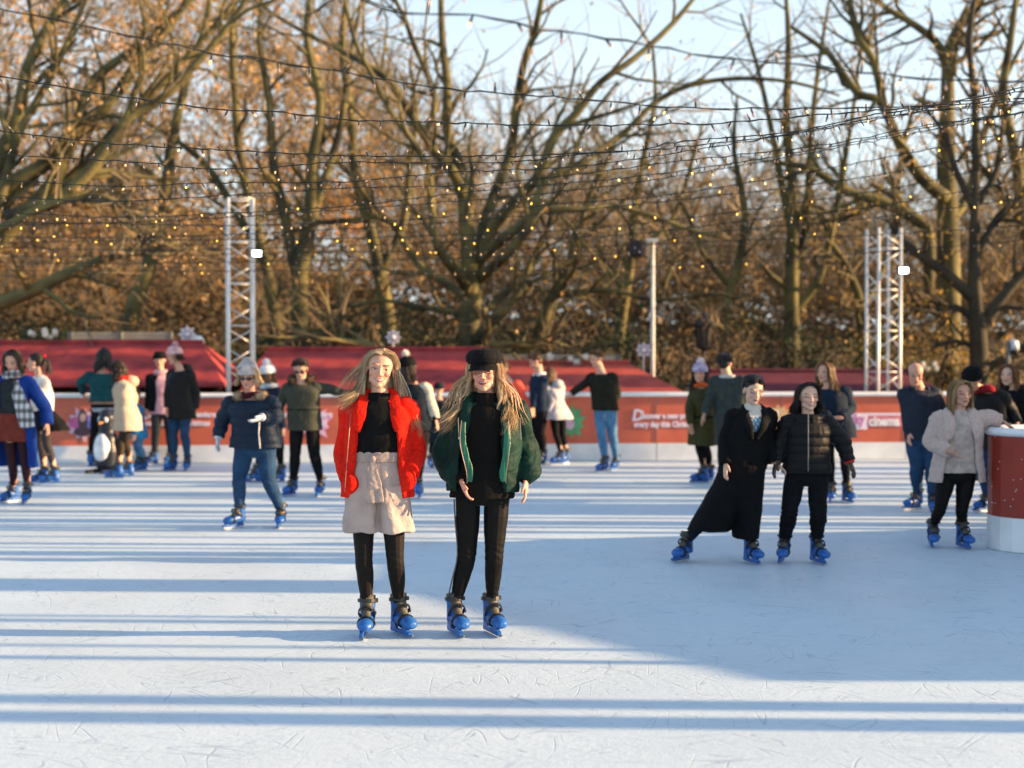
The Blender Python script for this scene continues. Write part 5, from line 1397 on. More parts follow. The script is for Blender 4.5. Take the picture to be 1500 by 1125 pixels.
# ---------------- woman in the green velvet jacket
def woman_green():
    p = P('woman with wavy blonde hair in a dark green velvet jacket and black baker boy cap', 0, [(670, 930, 20), (724, 929, 22)], (710, 548), (712, 588), (707, 712),
          yaw=-4, hyaw=-8, hroll=-2, hpitch=-4, el=[(654, 668, .08), (774, 668, .06)], wr=[(676, 704, -.10), (770, 703, -.05)], kn=[(684, 812), (724, 812)],
          vox=.0036, smile=2, skin='rosy', lip=(.40, .09, .10), eyes=2, shw=.170, hdir=[(.35, -.35, -.85), (.0, -.15, -1)], brow=(.12, .07, .04))
    p.legs(C_LEG, loose=.002, name='leggings', disp=.0028)
    for i in range(1):
        b = MB(); b.tube([p.hj[0] + Vector((-.088, -.02, -.06)), lerp(p.hj[0], p.kn[0], .5) + Vector((-.076, -.02, 0)), p.kn[0] + Vector((-.058, -.018, 0)), lerp(p.kn[0], p.an[0], .5) + Vector((-.056, -.01, 0)), p.an[0] + Vector((-.044, -.01, .04))], .012, 6, .4, up=(1, 0, 0), smooth=4)
        b.build('side_stripe', cloth('grey_piping', (.12, .12, .12)), p.root)
    def ex(b):
        b.tube([p.ctr(.93), p.N0 + p.up * .05], [.088, .066], 16)
        for i in range(2): b.tube([lerp(p.el[i], p.wr[i], .5), p.wr[i] + (p.wr[i] - p.el[i]).normalized() * .01], [.045, .034], 12)
    p.top(cloth('black_soft', (.0045, .004, .0035), kind='wool'), 'top', hem=-.13, off=.022, arms=(0, 0), disp=p.folds(.006, 9, 6), extra=ex, top=.99, hemw=.012)
    grn = cloth('green_velvet', (.0022, .030, .021), kind='velvet', col2=(.0015, .017, .013))
    def ex(b):
        for i in range(2):
            q = i * 2 - 1; e, w_ = p.el[i], p.wr[i]; d = (w_ - e).normalized()
            b.ell(lerp(e, w_, .55) + p.r * q * .012 - Vector((0, 0, .012)), (.088, .086, .080)); b.ell(lerp(e, w_, .12) + p.r * q * .004, (.086, .084, .10))
        b.tube([p.N0 + p.r * a * .105 + Vector((0, .055 - abs(a) * .03, .025 - .02 * abs(a))) for a in (-1, -.5, 0, .5, 1)], .045, 10)
        for q in (-1, 1):
            b.tube([p.N0 + p.r * q * .105 + Vector((0, .02, .02)), p.N0 + p.r * q * .12 + Vector((0, -.06, -.01)), p.N0 + p.r * q * .12 + Vector((0, -.12, -.09)), p.N0 + p.r * q * .118 + Vector((0, -.14, -.2))], [.046, .044, .034, .022], 10, .6, up=p.f, smooth=4)
    p.top(grn, 'jacket', hem=-.05, off=.050, gap=32, gap_hem=44, thick=.028, hemw=.0, sl=(.076, .084, .046), mid=.088, disp=p.folds(.017, 9, 12), extra=ex, waist=-.3, bulge=.008, vox=.0052, slhem=-.025, foot=0)
    lin = cloth('green_satin', (.005, .11, .065), kind='satin')
    for q, x0, x1 in ((-1, 680, 688), (1, 741, 737)):
        b = MB(); b.tube([p.P3(x0, 618, -.16), p.P3(x0 + q * 2, 650, -.178), p.P3(x1, 690, -.178), p.P3(x1, 706, -.165)], [.014, .024, .024, .018], 8, .3, up=p.f, smooth=4)
        p.finish(b, 'lining', lin, vox=.0045, disp=lambda V, N: .0015 * np.sin(V[:, 0] * 260 + 2 * wob(V, 5, 3)))
        z = MB(); z.tube([p.P3(x0 - q * -4, 616, -.185), p.P3(x0 + q * 6, 650, -.205), p.P3(x1 + q * 5, 690, -.205), p.P3(x1 + q * 4, 708, -.19)], .0018, 5, smooth=4)
        z.build('zip', mat('zip_metal', (.32, .22, .17), .4, metal=.6), p.root)
    for x in (671, 762):
        d = MB(); d.tube([p.P3(x, 612, -.17), p.P3(x + 1, 640, -.20)], .0018, 5); d.ell(p.P3(x + 1, 642, -.205), (.0035, .0035, .008)); d.build('drawstring', mat('cord_cream', (.25, .22, .18), .7), p.root)
    p.hair(HONEY, n=600, L=.34, spread=.040, wave=.030, part=0, rad=.0088, seed=15, front=62, fine=12, fray=1.0, sidewind=[(-.09, -.12, .02), (.05, -.13, .0)])
    rr = random.Random(19); b = MB()
    for i in range(110):
        q = -1 if i % 5 < 4 else 1; o = Vector((q * .085, rr.uniform(-.03, .07), rr.uniform(-.05, .03))); b.cc = tuple(c * rr.uniform(.8, 1.3) for c in rr.choice(HONEY))
        e = Vector((q * rr.uniform(.12, .25), rr.uniform(-.10, .0), rr.uniform(-.28, -.16) if q < 0 else rr.uniform(-.34, -.24)))
        mid = (o + e) / 2 + Vector((q * .02, 0, .03)); m2 = (mid + e) / 2 + Vector((0, 0, -.02)); P_, v = spline([p.M @ o, p.M @ mid, p.M @ m2, p.M @ e], [.0022, .0022, .002, .0005], 4); b.tube(P_, v, 3, .8, cap=False)
    b.cc = HONEY[0]; b.build('loose_strands', M_HAIR, p.root, smooth=True)
    # baker boy cap
    b = MB(); T = p.M @ Matrix.Translation((0, .010, .040)) @ Matrix.Rotation(-.02, 4, 'X')
    rs = []
    for z, k in [(-.016, .92), (-.016, 1.05), (.014, 1.07), (.022, 1.17), (.048, 1.29), (.076, 1.27), (.100, 1.08), (.113, .72), (.117, .3)]:
        rs.append([T @ Vector((.083 * k * math.cos(a), .098 * k * math.sin(a), z)) for a in [2 * math.pi * j / 32 for j in range(32)]])
    b.rings(rs); b.ell(T @ Vector((0, 0, .118)), (.009, .009, .006))
    vs = []; n = 14   # visor
    top_, bot = [], []
    for j in range(n + 1):
        a = R(-150 + 120 * j / n) ; x, y = math.cos(a), math.sin(a)
        top_.append(Vector((.084 * x, .098 * y, .004))); bot.append(Vector((.098 * x, .100 * y - .052 * max(0, -y) ** 1.2, -.016 - .010 * max(0, -y))))
    rings = [[T @ top_[j], T @ bot[j], T @ (bot[j] - Vector((0, 0, .006))), T @ (top_[j] - Vector((0, 0, .008)))] for j in range(n + 1)]
    b.rings(rings)
    Ti = np.array(T.inverted())
    def d(V, N):
        Lc = V @ Ti[:3, :3].T + Ti[:3, 3]; a = np.arctan2(Lc[:, 1], Lc[:, 0]); return -.003 * np.exp(-(np.sin(a * 4) / .12) ** 2) * (Lc[:, 2] > .02) + .0025 * wob(V, 16, 2)
    p.finish(b, 'cap', cloth('black_cap', (.006, .006, .007), kind='wool'), vox=.0035, disp=d, smooth=1)
    return p

def shades(p):
    b = MB(); M = p.M
    for q in (-1, 1):
        b.loft([(M @ Vector((q * .033, -.093, .004)), (M.to_3x3() @ Vector((.026, .004 * q, 0))), (M.to_3x3() @ Vector((0, 0, .017)))), (M @ Vector((q * .033, -.084, .004)), (M.to_3x3() @ Vector((.026, .004 * q, 0))), (M.to_3x3() @ Vector((0, 0, .017))))], 14)
        b.tube([M @ Vector((q * .056, -.088, .008)), M @ Vector((q * .082, .0, .006))], .003, 5)
    b.tube([M @ Vector((-.01, -.094, .008)), M @ Vector((.01, -.094, .008))], .004, 5)
    b.build('sunglasses', M_SHADES, p.root, smooth=True)

def scarf_ring(p, m, r=.042, name='scarf', cols=None):
    b = MB(); b.tube([p.N0 + p.up * (.035 + .012 * math.sin(a * 2)) + p.r * .085 * p.sc * math.sin(a) + p.f * .078 * p.sc * math.cos(a) for a in [2 * math.pi * j / 14 for j in range(15)]], r * p.sc, 10)
    return b

def glove(p, i, m):
    b = MB(); p.handmesh(b, i)
    w = p.wr[i]; d = (w - p.el[i]).normalized(); b.tube([w - d * .03, w + d * .02], [.040 * p.sc, .034 * p.sc], 12)
    V, F, N = solid(b, p.vox * .9, 1); V = V + N * .004; mesh_np('glove', V, F, m, p.root)

def pants_simple(p, m, **k): return p.legs(m, **k)

def cast():
    woman_red(); woman_green()
    if LIMIT < 3: return
    # navy puffer, grey beanie
    p = P('woman in grey beanie, sunglasses, navy puffer jacket and pale gloves', 0, [(345, 774, -38), (411, 773, 4)], (363, 551), (367, 584), (374, 655),
          yaw=-6, hyaw=-4, hpitch=18, el=[(327, 612, 0), (403, 610, -.05)], wr=[(320, 640, -.05), (384, 611, -.33)], kn=[(350, 703), (394, 705)], vox=.005, skin='rosy', w=1.22, ndy=-.10, hdy=-.16,
          hdir=[(-.1, -.1, -1), (-.75, -.5, -.35)], eyes=0)
    p.legs(C_JEAN, loose=.008, disp=.005, low=-.01)
    p.top(cloth('navy_puffer', (.005, .014, .032), kind='puffer', col2=(.007, .018, .04)), hemz=655, off=.055, sl=(.085, .078, .062), disp=p.quilt(.013, .085), ymul=1.1)
    p.fur([p.N0 + p.up * (.02 + .03 * (1 - math.cos(a)) * .5) + p.r * .135 * math.sin(a) + p.f * .10 * math.cos(a) for a in [R(35) + R(290) * j / 12 for j in range(13)]], .045, .035, 1500, [(.36, .25, .15), (.5, .38, .25), (.25, .16, .09)])
    scf = scarf_ring(p, None, .03); p.finish(scf, 'neck_warmer', cloth('dark_maroon', (.05, .008, .012)))
    p.hair([(.35, .22, .10), (.45, .3, .16)], n=90, L=.07, spread=.03, rad=.012, seed=4, style='bob')
    p.beanie(cloth('grey_knit', (.42, .38, .37)), top=.19, r=1.0); shades(p)
    for i in range(2): glove(p, i, cloth('pale_knit', (.55, .54, .58)))
    b = MB(); b.tube([p.P3(380, 618, -.38), p.P3(379, 636, -.39), p.P3(381, 657, -.38)], .006, 6); b.build('glove_cord', cloth('cord_pale', (.6, .56, .5)), p.root)
    # olive parka man
    p = P('man in olive parka with fur hood stretching one arm out', 0, [(426, 727, -28), (469, 727, -5)], (440, 540), (442, 562), (446, 614),
          hpitch=32, el=[(411, 590, .02), (485, 570, .05)], wr=[(404, 613, .0), (512, 580, .1)], kn=[(432, 668), (461, 667)], vox=.0065, male=True, skin='fair', hdy=-.08, ndy=-.04, sc=.97)
    p.legs(C_BLACKW, loose=.010, disp=.006)
    ol = cloth('olive_canvas', (.045, .05, .035), kind='cotton', col2=(.035, .038, .026))
    p.top(ol, hemz=630, off=.045, sl=(.078, .068, .056), hemw=.012, disp=p.folds(.009, 9, 3))
    p.fur([p.N0 + p.up * (.03 + .07 * (1 - math.cos(a)) * .5) + p.r * .13 * math.sin(a) + p.f * .07 * math.cos(a) for a in [R(40) + R(280) * j / 12 for j in range(13)]], .04, .04, 1300, [(.10, .06, .035), (.2, .13, .08), (.06, .035, .02)])
    b = MB(); c = p.ctr(.28); b.tube([c + p.r * .205 * math.cos(a) + p.f * .155 * math.sin(a) for a in [2 * math.pi * j / 20 for j in range(21)]], .008, 6); b.build('waist_cord', C_BLACKW, p.root)
    p.hair(DKBR, n=110, style='short', rad=.011, seed=3); shades(p)
    # behind them, white bobble hat
    p = P('person in white bobble hat half hidden behind the grey beanie woman', 0, [(371, 708, -60), (407, 708, -50)], (393, 549), (394, 568), (396, 614), yaw=150, hyaw=150, vox=.008, sc=.95)
    p.legs(C_BLACKW); p.top(cloth('dark_blue_coat', (.012, .02, .035)), hemz=650, off=.04); p.beanie(cloth('white_knit', (.62, .60, .62)), pom=(.75, .74, .76), r=1.1, pomr=.06)
    p.finish(scarf_ring(p, None, .055), 'scarf', cloth('pale_blue_scarf', (.35, .42, .48)))
    p.hair(BRN, n=60, L=.10, rad=.014, seed=3)
    # blue coat, checked scarf
    p = P('woman in open cobalt blue coat with checked scarf and rust skirt', 0, [(15, 736, -30), (39, 738, 8)], (18, 529), (20, 553), (21, 612), yaw=-8, hyaw=-5, hpitch=24,
          el=[(-13, 596, 0), (66, 598, .03)], wr=[(-14, 626, -.05), (69, 621, -.02)], kn=[(18, 680), (37, 680)], vox=.006, hdy=-.06, ndy=-.02, eyes=2)
    p.legs(cloth('maroon_tights', (.030, .010, .014), kind='legging'), loose=0, name='tights', disp=.002)
    p.top(cloth('charcoal_top', (.022, .026, .028)), 'top', hem=.0, off=.02, arms=(0, 0), disp=p.folds(.004, 12, 2))
    p.top(cloth('rust_skirt', (.16, .03, .022)), 'skirt', hemz=646, off=.028, arms=(0, 0), top=.12, hemw=.03, disp=p.folds(.008, 12, 5))
    p.top(cloth('cobalt_wool', (.008, .040, .24), col2=(.006, .032, .19)), 'coat', hemz=684, off=.055, gap=42, gap_hem=62, thick=.03, hemw=.05, sl=(.082, .076, .066), disp=p.folds(.008, 8, 7), foot=0)
    def plaid(V, N):
        c = np.full((len(V), 3), .62); q = (np.sin(V[:, 2] * 60) > .15); r_ = (np.sin(V[:, 0] * 95) > .1)
        c[q] *= .32; c[r_] *= .42; return c
    M_PL = mat('checked_wool', (1, 1, 1), .9, var=.1, attr='Col', bump=.4, bscale=120)
    b = scarf_ring(p, None, .05); b.tube([p.P3(22, 558, -.12), p.P3(28, 585, -.17), p.P3(36, 605, -.18), p.P3(40, 626, -.18)], [.05, .085, .10, .095], 10, .28, up=p.f, smooth=4)
    p.finish(b, 'scarf', M_PL, vox=.007, disp=p.folds(.005, 16, 2), cols=plaid)
    p.hair(DKBR, n=150, L=.13, spread=.03, rad=.011, seed=8)
    # white jumper, bow
    p = P('woman in a white jumper with dark ponytail and small red bow', 0, [(59, 709, -75), (74, 710, -70)], (51, 531), (58, 551), (63, 607), yaw=-60, hyaw=-85, vox=.007, hpitch=4,
          el=[(56, 575), (72, 580, .05)], wr=[(50, 595, -.1), (72, 616, -.02)])
    p.legs(cloth('grey_tights', (.04, .035, .035), kind='legging'), loose=.001)
    p.top(cloth('cream_knit', (.66, .60, .54)), 'jumper', hem=.0, off=.025, sl=(.066, .058, .045), disp=p.folds(.006, 12, 3))
    b = MB(); b.loft([(p.ctr(.1), p.r * .18, p.f * .16), (p.ctr(-.15) + Vector((.05, 0, 0)), p.r * .2, p.f * .21), (p.ctr(-.42) + Vector((.10, 0, 0)), p.r * .17, p.f * .24)], 20); p.finish(b, 'tied_jacket', C_BLACKW, disp=p.folds(.012, 10, 4))
    p.hair(INK, n=120, style='tied', rad=.012); p.tail(INK, .2); b = MB(); c = p.M @ Vector((.02, .10, .075))
    for q in (-1, 1): b.ell(c + Vector((q * .028, 0, .006)), (.026, .012, .02))
    b.build('bow', cloth('red_bow', (.6, .02, .02)), p.root)
    # teal jacket leaning on the rail
    p = P('person with long black hair in a teal jacket leaning on the barrier with back turned', 0, [(137, 683, 150), (163, 683, 170)], (152, 523), (150, 546), (153, 603), yaw=180, hyaw=195, hpitch=25, vox=.008, sc=1.02, w=1.15,
          el=[(170, 566, .1), (119, 560, .1)], wr=[(163, 585, .1), (122, 574, .35)], ndy=.12, hdy=.15)
    p.legs(C_BLACKW, loose=.014); p.top(cloth('teal_fleece', (.012, .075, .085), col2=(.008, .05, .06)), hemz=588, off=.055, sl=(.085, .075, .055), disp=p.folds(.012, 8, 3))
    b = MB(); c = p.ctr(.05); b.loft([(c + Vector((0, 0, z)), p.r * .205, p.f * .16) for z in (-.03, .03)], 22); p.finish(b, 'hem_band', cloth('grey_rib', (.35, .36, .38)))
    p.hair(INK, n=140, L=.22, spread=.04, rad=.013, seed=6, front=45)
    # beige coat, facing left
    p = P('girl in a beige coat and red scarf with dark hair over her face', 0, [(168, 702, -85), (184, 700, -70)], (172, 541), (181, 558), (187, 612), yaw=-80, hyaw=-95, hpitch=30, vox=.007,
          el=[(190, 583, -.02), (196, 583, .2)], wr=[(179, 605, -.12), (186, 606, .2)], sc=.96)
    p.legs(cloth('brown_legging', (.03, .022, .016), kind='legging'), loose=.001)
    p.top(cloth('cream_wool', (.52, .42, .30), col2=(.46, .37, .27)), 'coat', hemz=630, off=.05, hemw=.045, sl=(.075, .066, .056), disp=p.folds(.008, 10, 3), foot=.1)
    b = MB(); b.ell(p.N0 - p.f * .11 + Vector((0, 0, -.01)), (.10, .10, .085)); p.finish(b, 'hood', cloth('cream_wool', (.5, .4, .3)), disp=p.folds(.008, 12, 9))
    p.finish(scarf_ring(p, None, .048), 'scarf', cloth('red_scarf', (.5, .02, .015)), disp=p.folds(.006, 18, 2)); p.hair(DKBR, n=150, L=.15, spread=.04, wave=.025, rad=.012, seed=9, front=40)
    # child with the penguin aid
    p = P('child in a blue hooded jacket and jeans standing behind the beige coat girl', 0, [(199, 690, -60), (209, 690, -30)], (196, 578), (199, 592), (203, 634), yaw=-70, hyaw=-80, vox=.008, sc=.78, skate_sc=.85)
    p.legs(C_JEANL); p.top(cloth('sky_blue_shell', (.02, .17, .36), kind='puffer'), hemz=642, off=.05); p.hair(BRN, n=60, style='short', rad=.014)
    # pink hoodie
    p = P('person in open black jacket over a long pale pink hoodie by the barrier', 0, [(222, 681, -50), (248, 680, -10)], (234, 528), (236, 549), (238, 601), yaw=18, hyaw=10, vox=.007, sc=.98, hpitch=6,
          el=[(218, 575), (254, 578)], wr=[(216, 600, -.05), (253, 603, -.05)])
    p.legs(cloth('charcoal_trouser', (.03, .032, .036)), loose=.012); p.top(cloth('pink_fleece', (.58, .32, .36)), 'hoodie', hemz=606, off=.03, arms=(0, 0), disp=p.folds(.006, 10, 3))
    p.top(C_BLACKW, hemz=602, off=.055, gap=30, gap_hem=36, thick=.035, sl=(.075, .068, .055), foot=0); p.finish(scarf_ring(p, None, .036), 'hood', cloth('pink_fleece', (.58, .32, .36))); p.hair(DKBR, n=50, style='short'); p.beanie(C_BLACKW, top=.14)
    # black parka, pink bobble hat
    p = P('person in a pink bobble hat, black parka and blue jeans facing left by the barrier', 0, [(251, 690, -30), (274, 690, 5)], (255, 522), (264, 543), (265, 600), yaw=-35, hyaw=-55, hpitch=8, vox=.0065, sc=1.0, w=1.1,
          el=[(247, 572, -.05), (285, 575, .02)], wr=[(246, 597, -.08), (285, 598, -.02)])
    p.legs(C_JEAN, loose=.010); p.top(C_BLACKP, hemz=613, off=.055, sl=(.082, .076, .062), disp=p.folds(.010, 8, 3), hemw=.01)
    b = MB(); b.ell(p.N0 - p.f * .10 + Vector((0, 0, .02)), (.12, .09, .08)); p.finish(b, 'hood', C_BLACKP, disp=p.folds(.008, 12, 9)); p.hair(DKBR, n=60, L=.05, rad=.012)
    p.beanie(cloth('pink_knit', (.55, .25, .28), col2=(.7, .5, .5)), pom=(.62, .40, .42), r=1.05, pomr=.05)
    # varsity jacket behind the red woman
    p = P('person in black bobble hat and cream sleeved jacket behind the red jacket woman', 0, [(591, 724, 150), (613, 730, 175)], (598, 540), (604, 562), (610, 622), yaw=165, hyaw=130, vox=.0065, sc=.98,
          el=[(632, 594, 0), (588, 600, 0)], wr=[(638, 614, -.05), (586, 625, -.05)])
    p.legs(C_BLACKW, loose=.008); p.top(cloth('navy_wool', (.010, .016, .024)), hemz=630, off=.045, sl=(.05, .05, .04), arms=(0, 0))
    b = MB()
    for i in range(2): p.sleeve(b, i, .078, .068, .052)
    p.finish(b, 'sleeves', cloth('cream_leather', (.52, .46, .36)), disp=p.folds(.008, 11, 2)); b = MB()
    for i in range(2): d = (p.wr[i] - p.el[i]).normalized(); b.tube([p.wr[i] - d * .03, p.wr[i] + d * .015], [.058, .050], 12)
    p.finish(b, 'cuffs', C_BLACKW); p.hair(DKBR, n=80, L=.16, rad=.013); p.beanie(C_BLACKW, pom=(.72, .66, .58), r=1.08, top=.165, pomr=.052)
    # small dark figure
    p = P('small child in dark navy clothes skating far behind between the two front women', 0, [(631, 687, 170), (648, 687, 175)], (643, 571), (643, 585), (642, 629), yaw=175, hyaw=175, vox=.008, sc=.76, skate_sc=.85)
    p.legs(C_BLACKW); p.top(cloth('navy_wool', (.010, .016, .024)), hemz=648, off=.06); p.beanie(cloth('navy_wool', (.010, .016, .024)), top=.14)
    # red puffer behind the green woman
    p = P('person in an orange red jacket mostly hidden behind the green jacket woman', 0, [(744, 690, 30), (762, 690, 40)], (735, 541), (745, 560), (754, 612), yaw=50, hyaw=-40, vox=.008, w=1.1, el=[(738, 588), (768, 590)], wr=[(742, 606, -.1), (771, 612, -.1)])
    p.legs(C_BLACKW); p.top(cloth('orange_red_shell', (.62, .06, .03), kind='puffer'), hemz=640, off=.06, sl=(.082, .076, .06), hemw=.02); p.hair(BRN, n=60, style='short')
    # boy in navy
    p = P('boy in a navy jumper with white shirt collar looking down to the left', 0, [(784, 681, -60), (793, 681, -40)], (784, 530), (790, 549), (790, 601), yaw=-60, hyaw=-80, hpitch=28, vox=.007, el=[(784, 574, -.1), (796, 575, .1)], wr=[(781, 597, -.15), (798, 598, .05)], male=True, w=.9)
    p.legs(C_BLACKW, loose=.012); p.top(cloth('navy_jumper', (.010, .022, .045)), 'jumper', hemz=603, off=.025, sl=(.066, .058, .045)); p.collar(cloth('white_cotton', (.75, .76, .8), kind='cotton'), r=.03, lift=.02); p.hair(BRN, n=100, style='short', rad=.012)
    # girl in grey coat
    p = P('girl with very long brown hair in a pale grey coat turned away by the barrier', 0, [(818, 681, -60), (826, 680, -50)], (805, 549), (811, 563), (817, 608), yaw=-140, hyaw=-150, hpitch=22, vox=.007, sc=.88,
          el=[(822, 584, .05), (808, 586, -.1)], wr=[(820, 600, .0), (804, 604, -.15)])
    p.legs(C_BLACKW, loose=.004); p.top(cloth('dove_grey', (.42, .41, .42)), 'coat', hemz=614, off=.05, hemw=.07, sl=(.07, .064, .052), disp=p.folds(.010, 10, 3), foot=0)
    b = MB(); b.ell(p.N0 - p.f * .09, (.10, .09, .08)); p.finish(b, 'hood', cloth('dove_grey', (.42, .41, .42)))
    p.hair(BRN, n=150, L=.30, spread=.03, rad=.012, seed=6, front=40)
    # man with arm out, jeans
    p = P('man in a black jacket and light blue jeans reaching one arm out to the left', 0, [(883, 692, -45), (901, 689, -25)], (873, 526), (881, 547), (887, 603), yaw=-30, hyaw=-55, hpitch=14, vox=.006, male=True, sc=.97,
          el=[(852, 566, 0), (903, 576, .05)], wr=[(837, 577, -.05), (893, 599, -.05)])
    p.legs(C_JEANL, loose=.010, disp=.006); p.top(cloth('dark_olive_wool', (.020, .020, .012), col2=(.014, .014, .010)), hemz=601, off=.040, sl=(.074, .066, .052), hemw=.02, disp=p.folds(.009, 9, 3)); p.hair(BRN, n=110, style='short', rad=.012)
    # olive coat
    p = P('woman in a bobble hat and knee length dark olive coat facing left, looking back', 0, [(1026, 708, -80), (1035, 707, -70)], (1025, 548), (1028, 568), (1029, 622), yaw=-60, hyaw=-20, vox=.0065, sc=.98, smile=1,
          el=[(1010, 598, -.1), (1046, 598, .05)], wr=[(1012, 622, -.15), (1044, 622, 0)])
    p.legs(C_BLACKW, loose=.002); p.top(cloth('olive_wool', (.055, .052, .018), col2=(.04, .038, .014)), 'coat', hemz=652, off=.05, hemw=.03, sl=(.076, .068, .056), disp=p.folds(.007, 9, 3), foot=.1)
    b = MB(); c = p.ctr(.22); b.tube([c + p.r * .20 * math.cos(a) + p.f * .165 * math.sin(a) for a in [2 * math.pi * j / 20 for j in range(21)]], .014, 6); b.build('belt', C_BLACKW, p.root)
    p.hair(INK, n=110, L=.2, rad=.012); p.beanie(cloth('lilac_knit', (.30, .26, .48), col2=(.6, .5, .55)), pom=(.78, .66, .66), r=1.06, pomr=.062)
    p.finish(scarf_ring(p, None, .03), 'scarf', cloth('orange_scarf', (.5, .10, .02)))
    # grey coat man from behind
    p = P('dark haired man in a grey green coat seen from behind beside the olive coat woman', 0, [(1060, 713, 150), (1079, 713, 170)], (1062, 532), (1066, 553), (1068, 612), yaw=160, hyaw=150, vox=.007, male=True, skin='fair',
          el=[(1090, 590, 0), (1038, 590, 0)], wr=[(1090, 618, -.05), (1032, 606, -.05)])
    p.legs(C_BLACKW, loose=.012); p.top(cloth('slate_wool', (.035, .045, .042)), 'coat', hemz=650, off=.045, sl=(.078, .07, .056), disp=p.folds(.009, 9, 3)); p.collar(cloth('pale_collar', (.5, .48, .45)), r=.025); p.hair(INK, n=130, style='short', rad=.014)
    # long black coat
    p = P('woman in ankle length black coat leaning sideways, holding hands', 0, [(1001, 823, -38, .25), (1103, 825, 18)], (1104, 571), (1102, 600), (1088, 684), yaw=10, hyaw=12, hpitch=22, vox=.005, skin='east', eyes=2, lip=(.45, .14, .12), brow=(.03, .02, .015),
          el=[(1062, 643, .0), (1123, 645, .02)], wr=[(1063, 680, -.12), (1134, 677, -.06)], kn=[(1043, 748), (1095, 750)], hdy=-.06, hdir=[(-.1, -.4, -.9), (.7, -.1, -.6)], shw=.155, sc=.96)
    p.legs(cloth('navy_trouser', (.008, .012, .022)), loose=.010); bw = cloth('black_overcoat', (.004, .004, .0045))
    p.top(cloth('cream_roll_neck', (.60, .58, .52)), 'jumper', hem=.2, off=.02, arms=(0, 0), extra=lambda b: b.tube([p.ctr(.94), p.N0 + p.up * .045], [.085, .062], 14), disp=p.folds(.004, 16, 3),
          cols=lambda V, N: np.where(((np.sin(V[:, 0] * 150) > 0) & (V[:, 2] < p.N0.z - .08))[:, None], np.array((.05, .22, .42)), np.array((.62, .60, .55)))) if False else None
    def coln(V, N):
        c = np.tile(np.array((.62, .59, .52)), (len(V), 1)); k = (V[:, 2] < p.N0.z - .055); c[k] = (.06, .22, .38); k2 = k & ((np.sin(V[:, 0] * 170) * np.sin(V[:, 2] * 110)) > .15); c[k2] = (.55, .56, .55); return c
    p.top(mat('patterned_knit', (1, 1, 1), .9, var=.1, attr='Col', bump=.4, bscale=120), 'jumper', hem=.25, off=.02, arms=(0, 0), extra=lambda b: b.tube([p.ctr(.94), p.N0 + p.up * .045], [.085, .064], 14), disp=p.folds(.003, 16, 3), cols=coln)
    b = MB()   # coat: open V at the chest, closed below, long flared skirt split over the two legs
    def coat():
        q = MB(); n = 30; O = []
        for t, g_ in [(1.0, 34), (.9, 30), (.8, 22), (.7, 14), (.6, 5)]:
            rx, ry = p.tors(t); rx += .045 if t < .85 else .03; ry += .045; a = R(g_); c = p.ctr(t); ro = []; ri = []
            for j in range(n + 1):
                th = a + (2 * math.pi - 2 * a) * j / n; ro.append(c + p.r * rx * math.sin(th) + p.f * ry * math.cos(th)); ri.append(c + p.r * (rx - .03) * math.sin(th) + p.f * (ry - .03) * math.cos(th))
            O.append([*ro, *ri[::-1]])
        q.rings(O)
        q.loft([(p.ctr(t), p.r * (max(p.tors(t)[0], .14) + .042), p.f * (p.tors(t)[1] + .045)) for t in (.62, .5, .35, .15, 0, -.1)], 24)
        h = p.ctr(0)
        q.loft([(h + Vector((-.02, 0, .02)), p.r * .16, p.f * .16), (p.P3(1074, 710), p.r * .17, p.f * .17), (p.P3(1056, 740), p.r * .17, p.f * .175), (p.P3(1043, 765), p.r * .18, p.f * .18), (p.P3(1038, 777), p.r * .185, p.f * .18)], 22)
        q.loft([(h + Vector((.02, 0, .02)), p.r * .17, p.f * .17), (p.P3(1089, 715), p.r * .165, p.f * .18), (p.P3(1092, 750), p.r * .13, p.f * .17), (p.P3(1091, 788), p.r * .105, p.f * .16)], 22)
        for i in range(2): p.sleeve(q, i, .074, .068, .060)
        for s_ in (-1, 1): q.tube([p.N0 + p.r * s_ * .065 + Vector((0, .04, .035)), p.N0 + p.r * s_ * .085 + p.f * .06 + Vector((0, 0, -.02)), p.ctr(.75) + p.r * s_ * .065 + p.f * .15, p.ctr(.5) + p.r * s_ * .02 + p.f * .152], [.028, .036, .036, .014], 10, .4, up=p.f, smooth=4)
        return q
    p.finish(coat(), 'coat', bw, vox=.007, disp=p.folds(.006, 8, 4)); p.hair(INK, n=420, style='tied', rad=.010)
    # black puffer, smiling
    p = P('smiling dark haired woman in short black puffer jacket and black jeans', 0, [(1148, 824, -18), (1200, 825, 14)], (1184, 582), (1183, 612), (1181, 694), yaw=0, hyaw=6, hpitch=0, vox=.005, skin='east', smile=1, eyes=2, brow=(.03, .02, .015),
          el=[(1143, 650, .02), (1233, 646, .0)], wr=[(1138, 676, -.04), (1244, 676, -.04)], kn=[(1156, 752), (1199, 752)], hdir=[(-.3, -.2, -.9), (.35, -.2, -.9)], sc=.97, shw=.16)
    p.legs(C_BLACKW, loose=.014, disp=.010, k=14, low=.0)
    def ex(b): b.tube([p.N0 + p.up * (.000 - .02 * math.cos(a)) + p.r * .098 * math.sin(a) + p.f * .088 * math.cos(a) for a in [2 * math.pi * j / 14 for j in range(15)]], .048, 10)
    p.top(C_BLACKP, hemz=692, off=.048, sl=(.082, .074, .056), disp=p.quilt(.009, .07), extra=ex, waist=-.1)
    z = MB(); z.tube([p.P3(1184, 606, -.19), p.P3(1184, 650, -.205), p.P3(1184, 690, -.195)], .004, 5); z.build('zip', mat('zip_grey', (.25, .25, .26), .3, metal=.8), p.root)
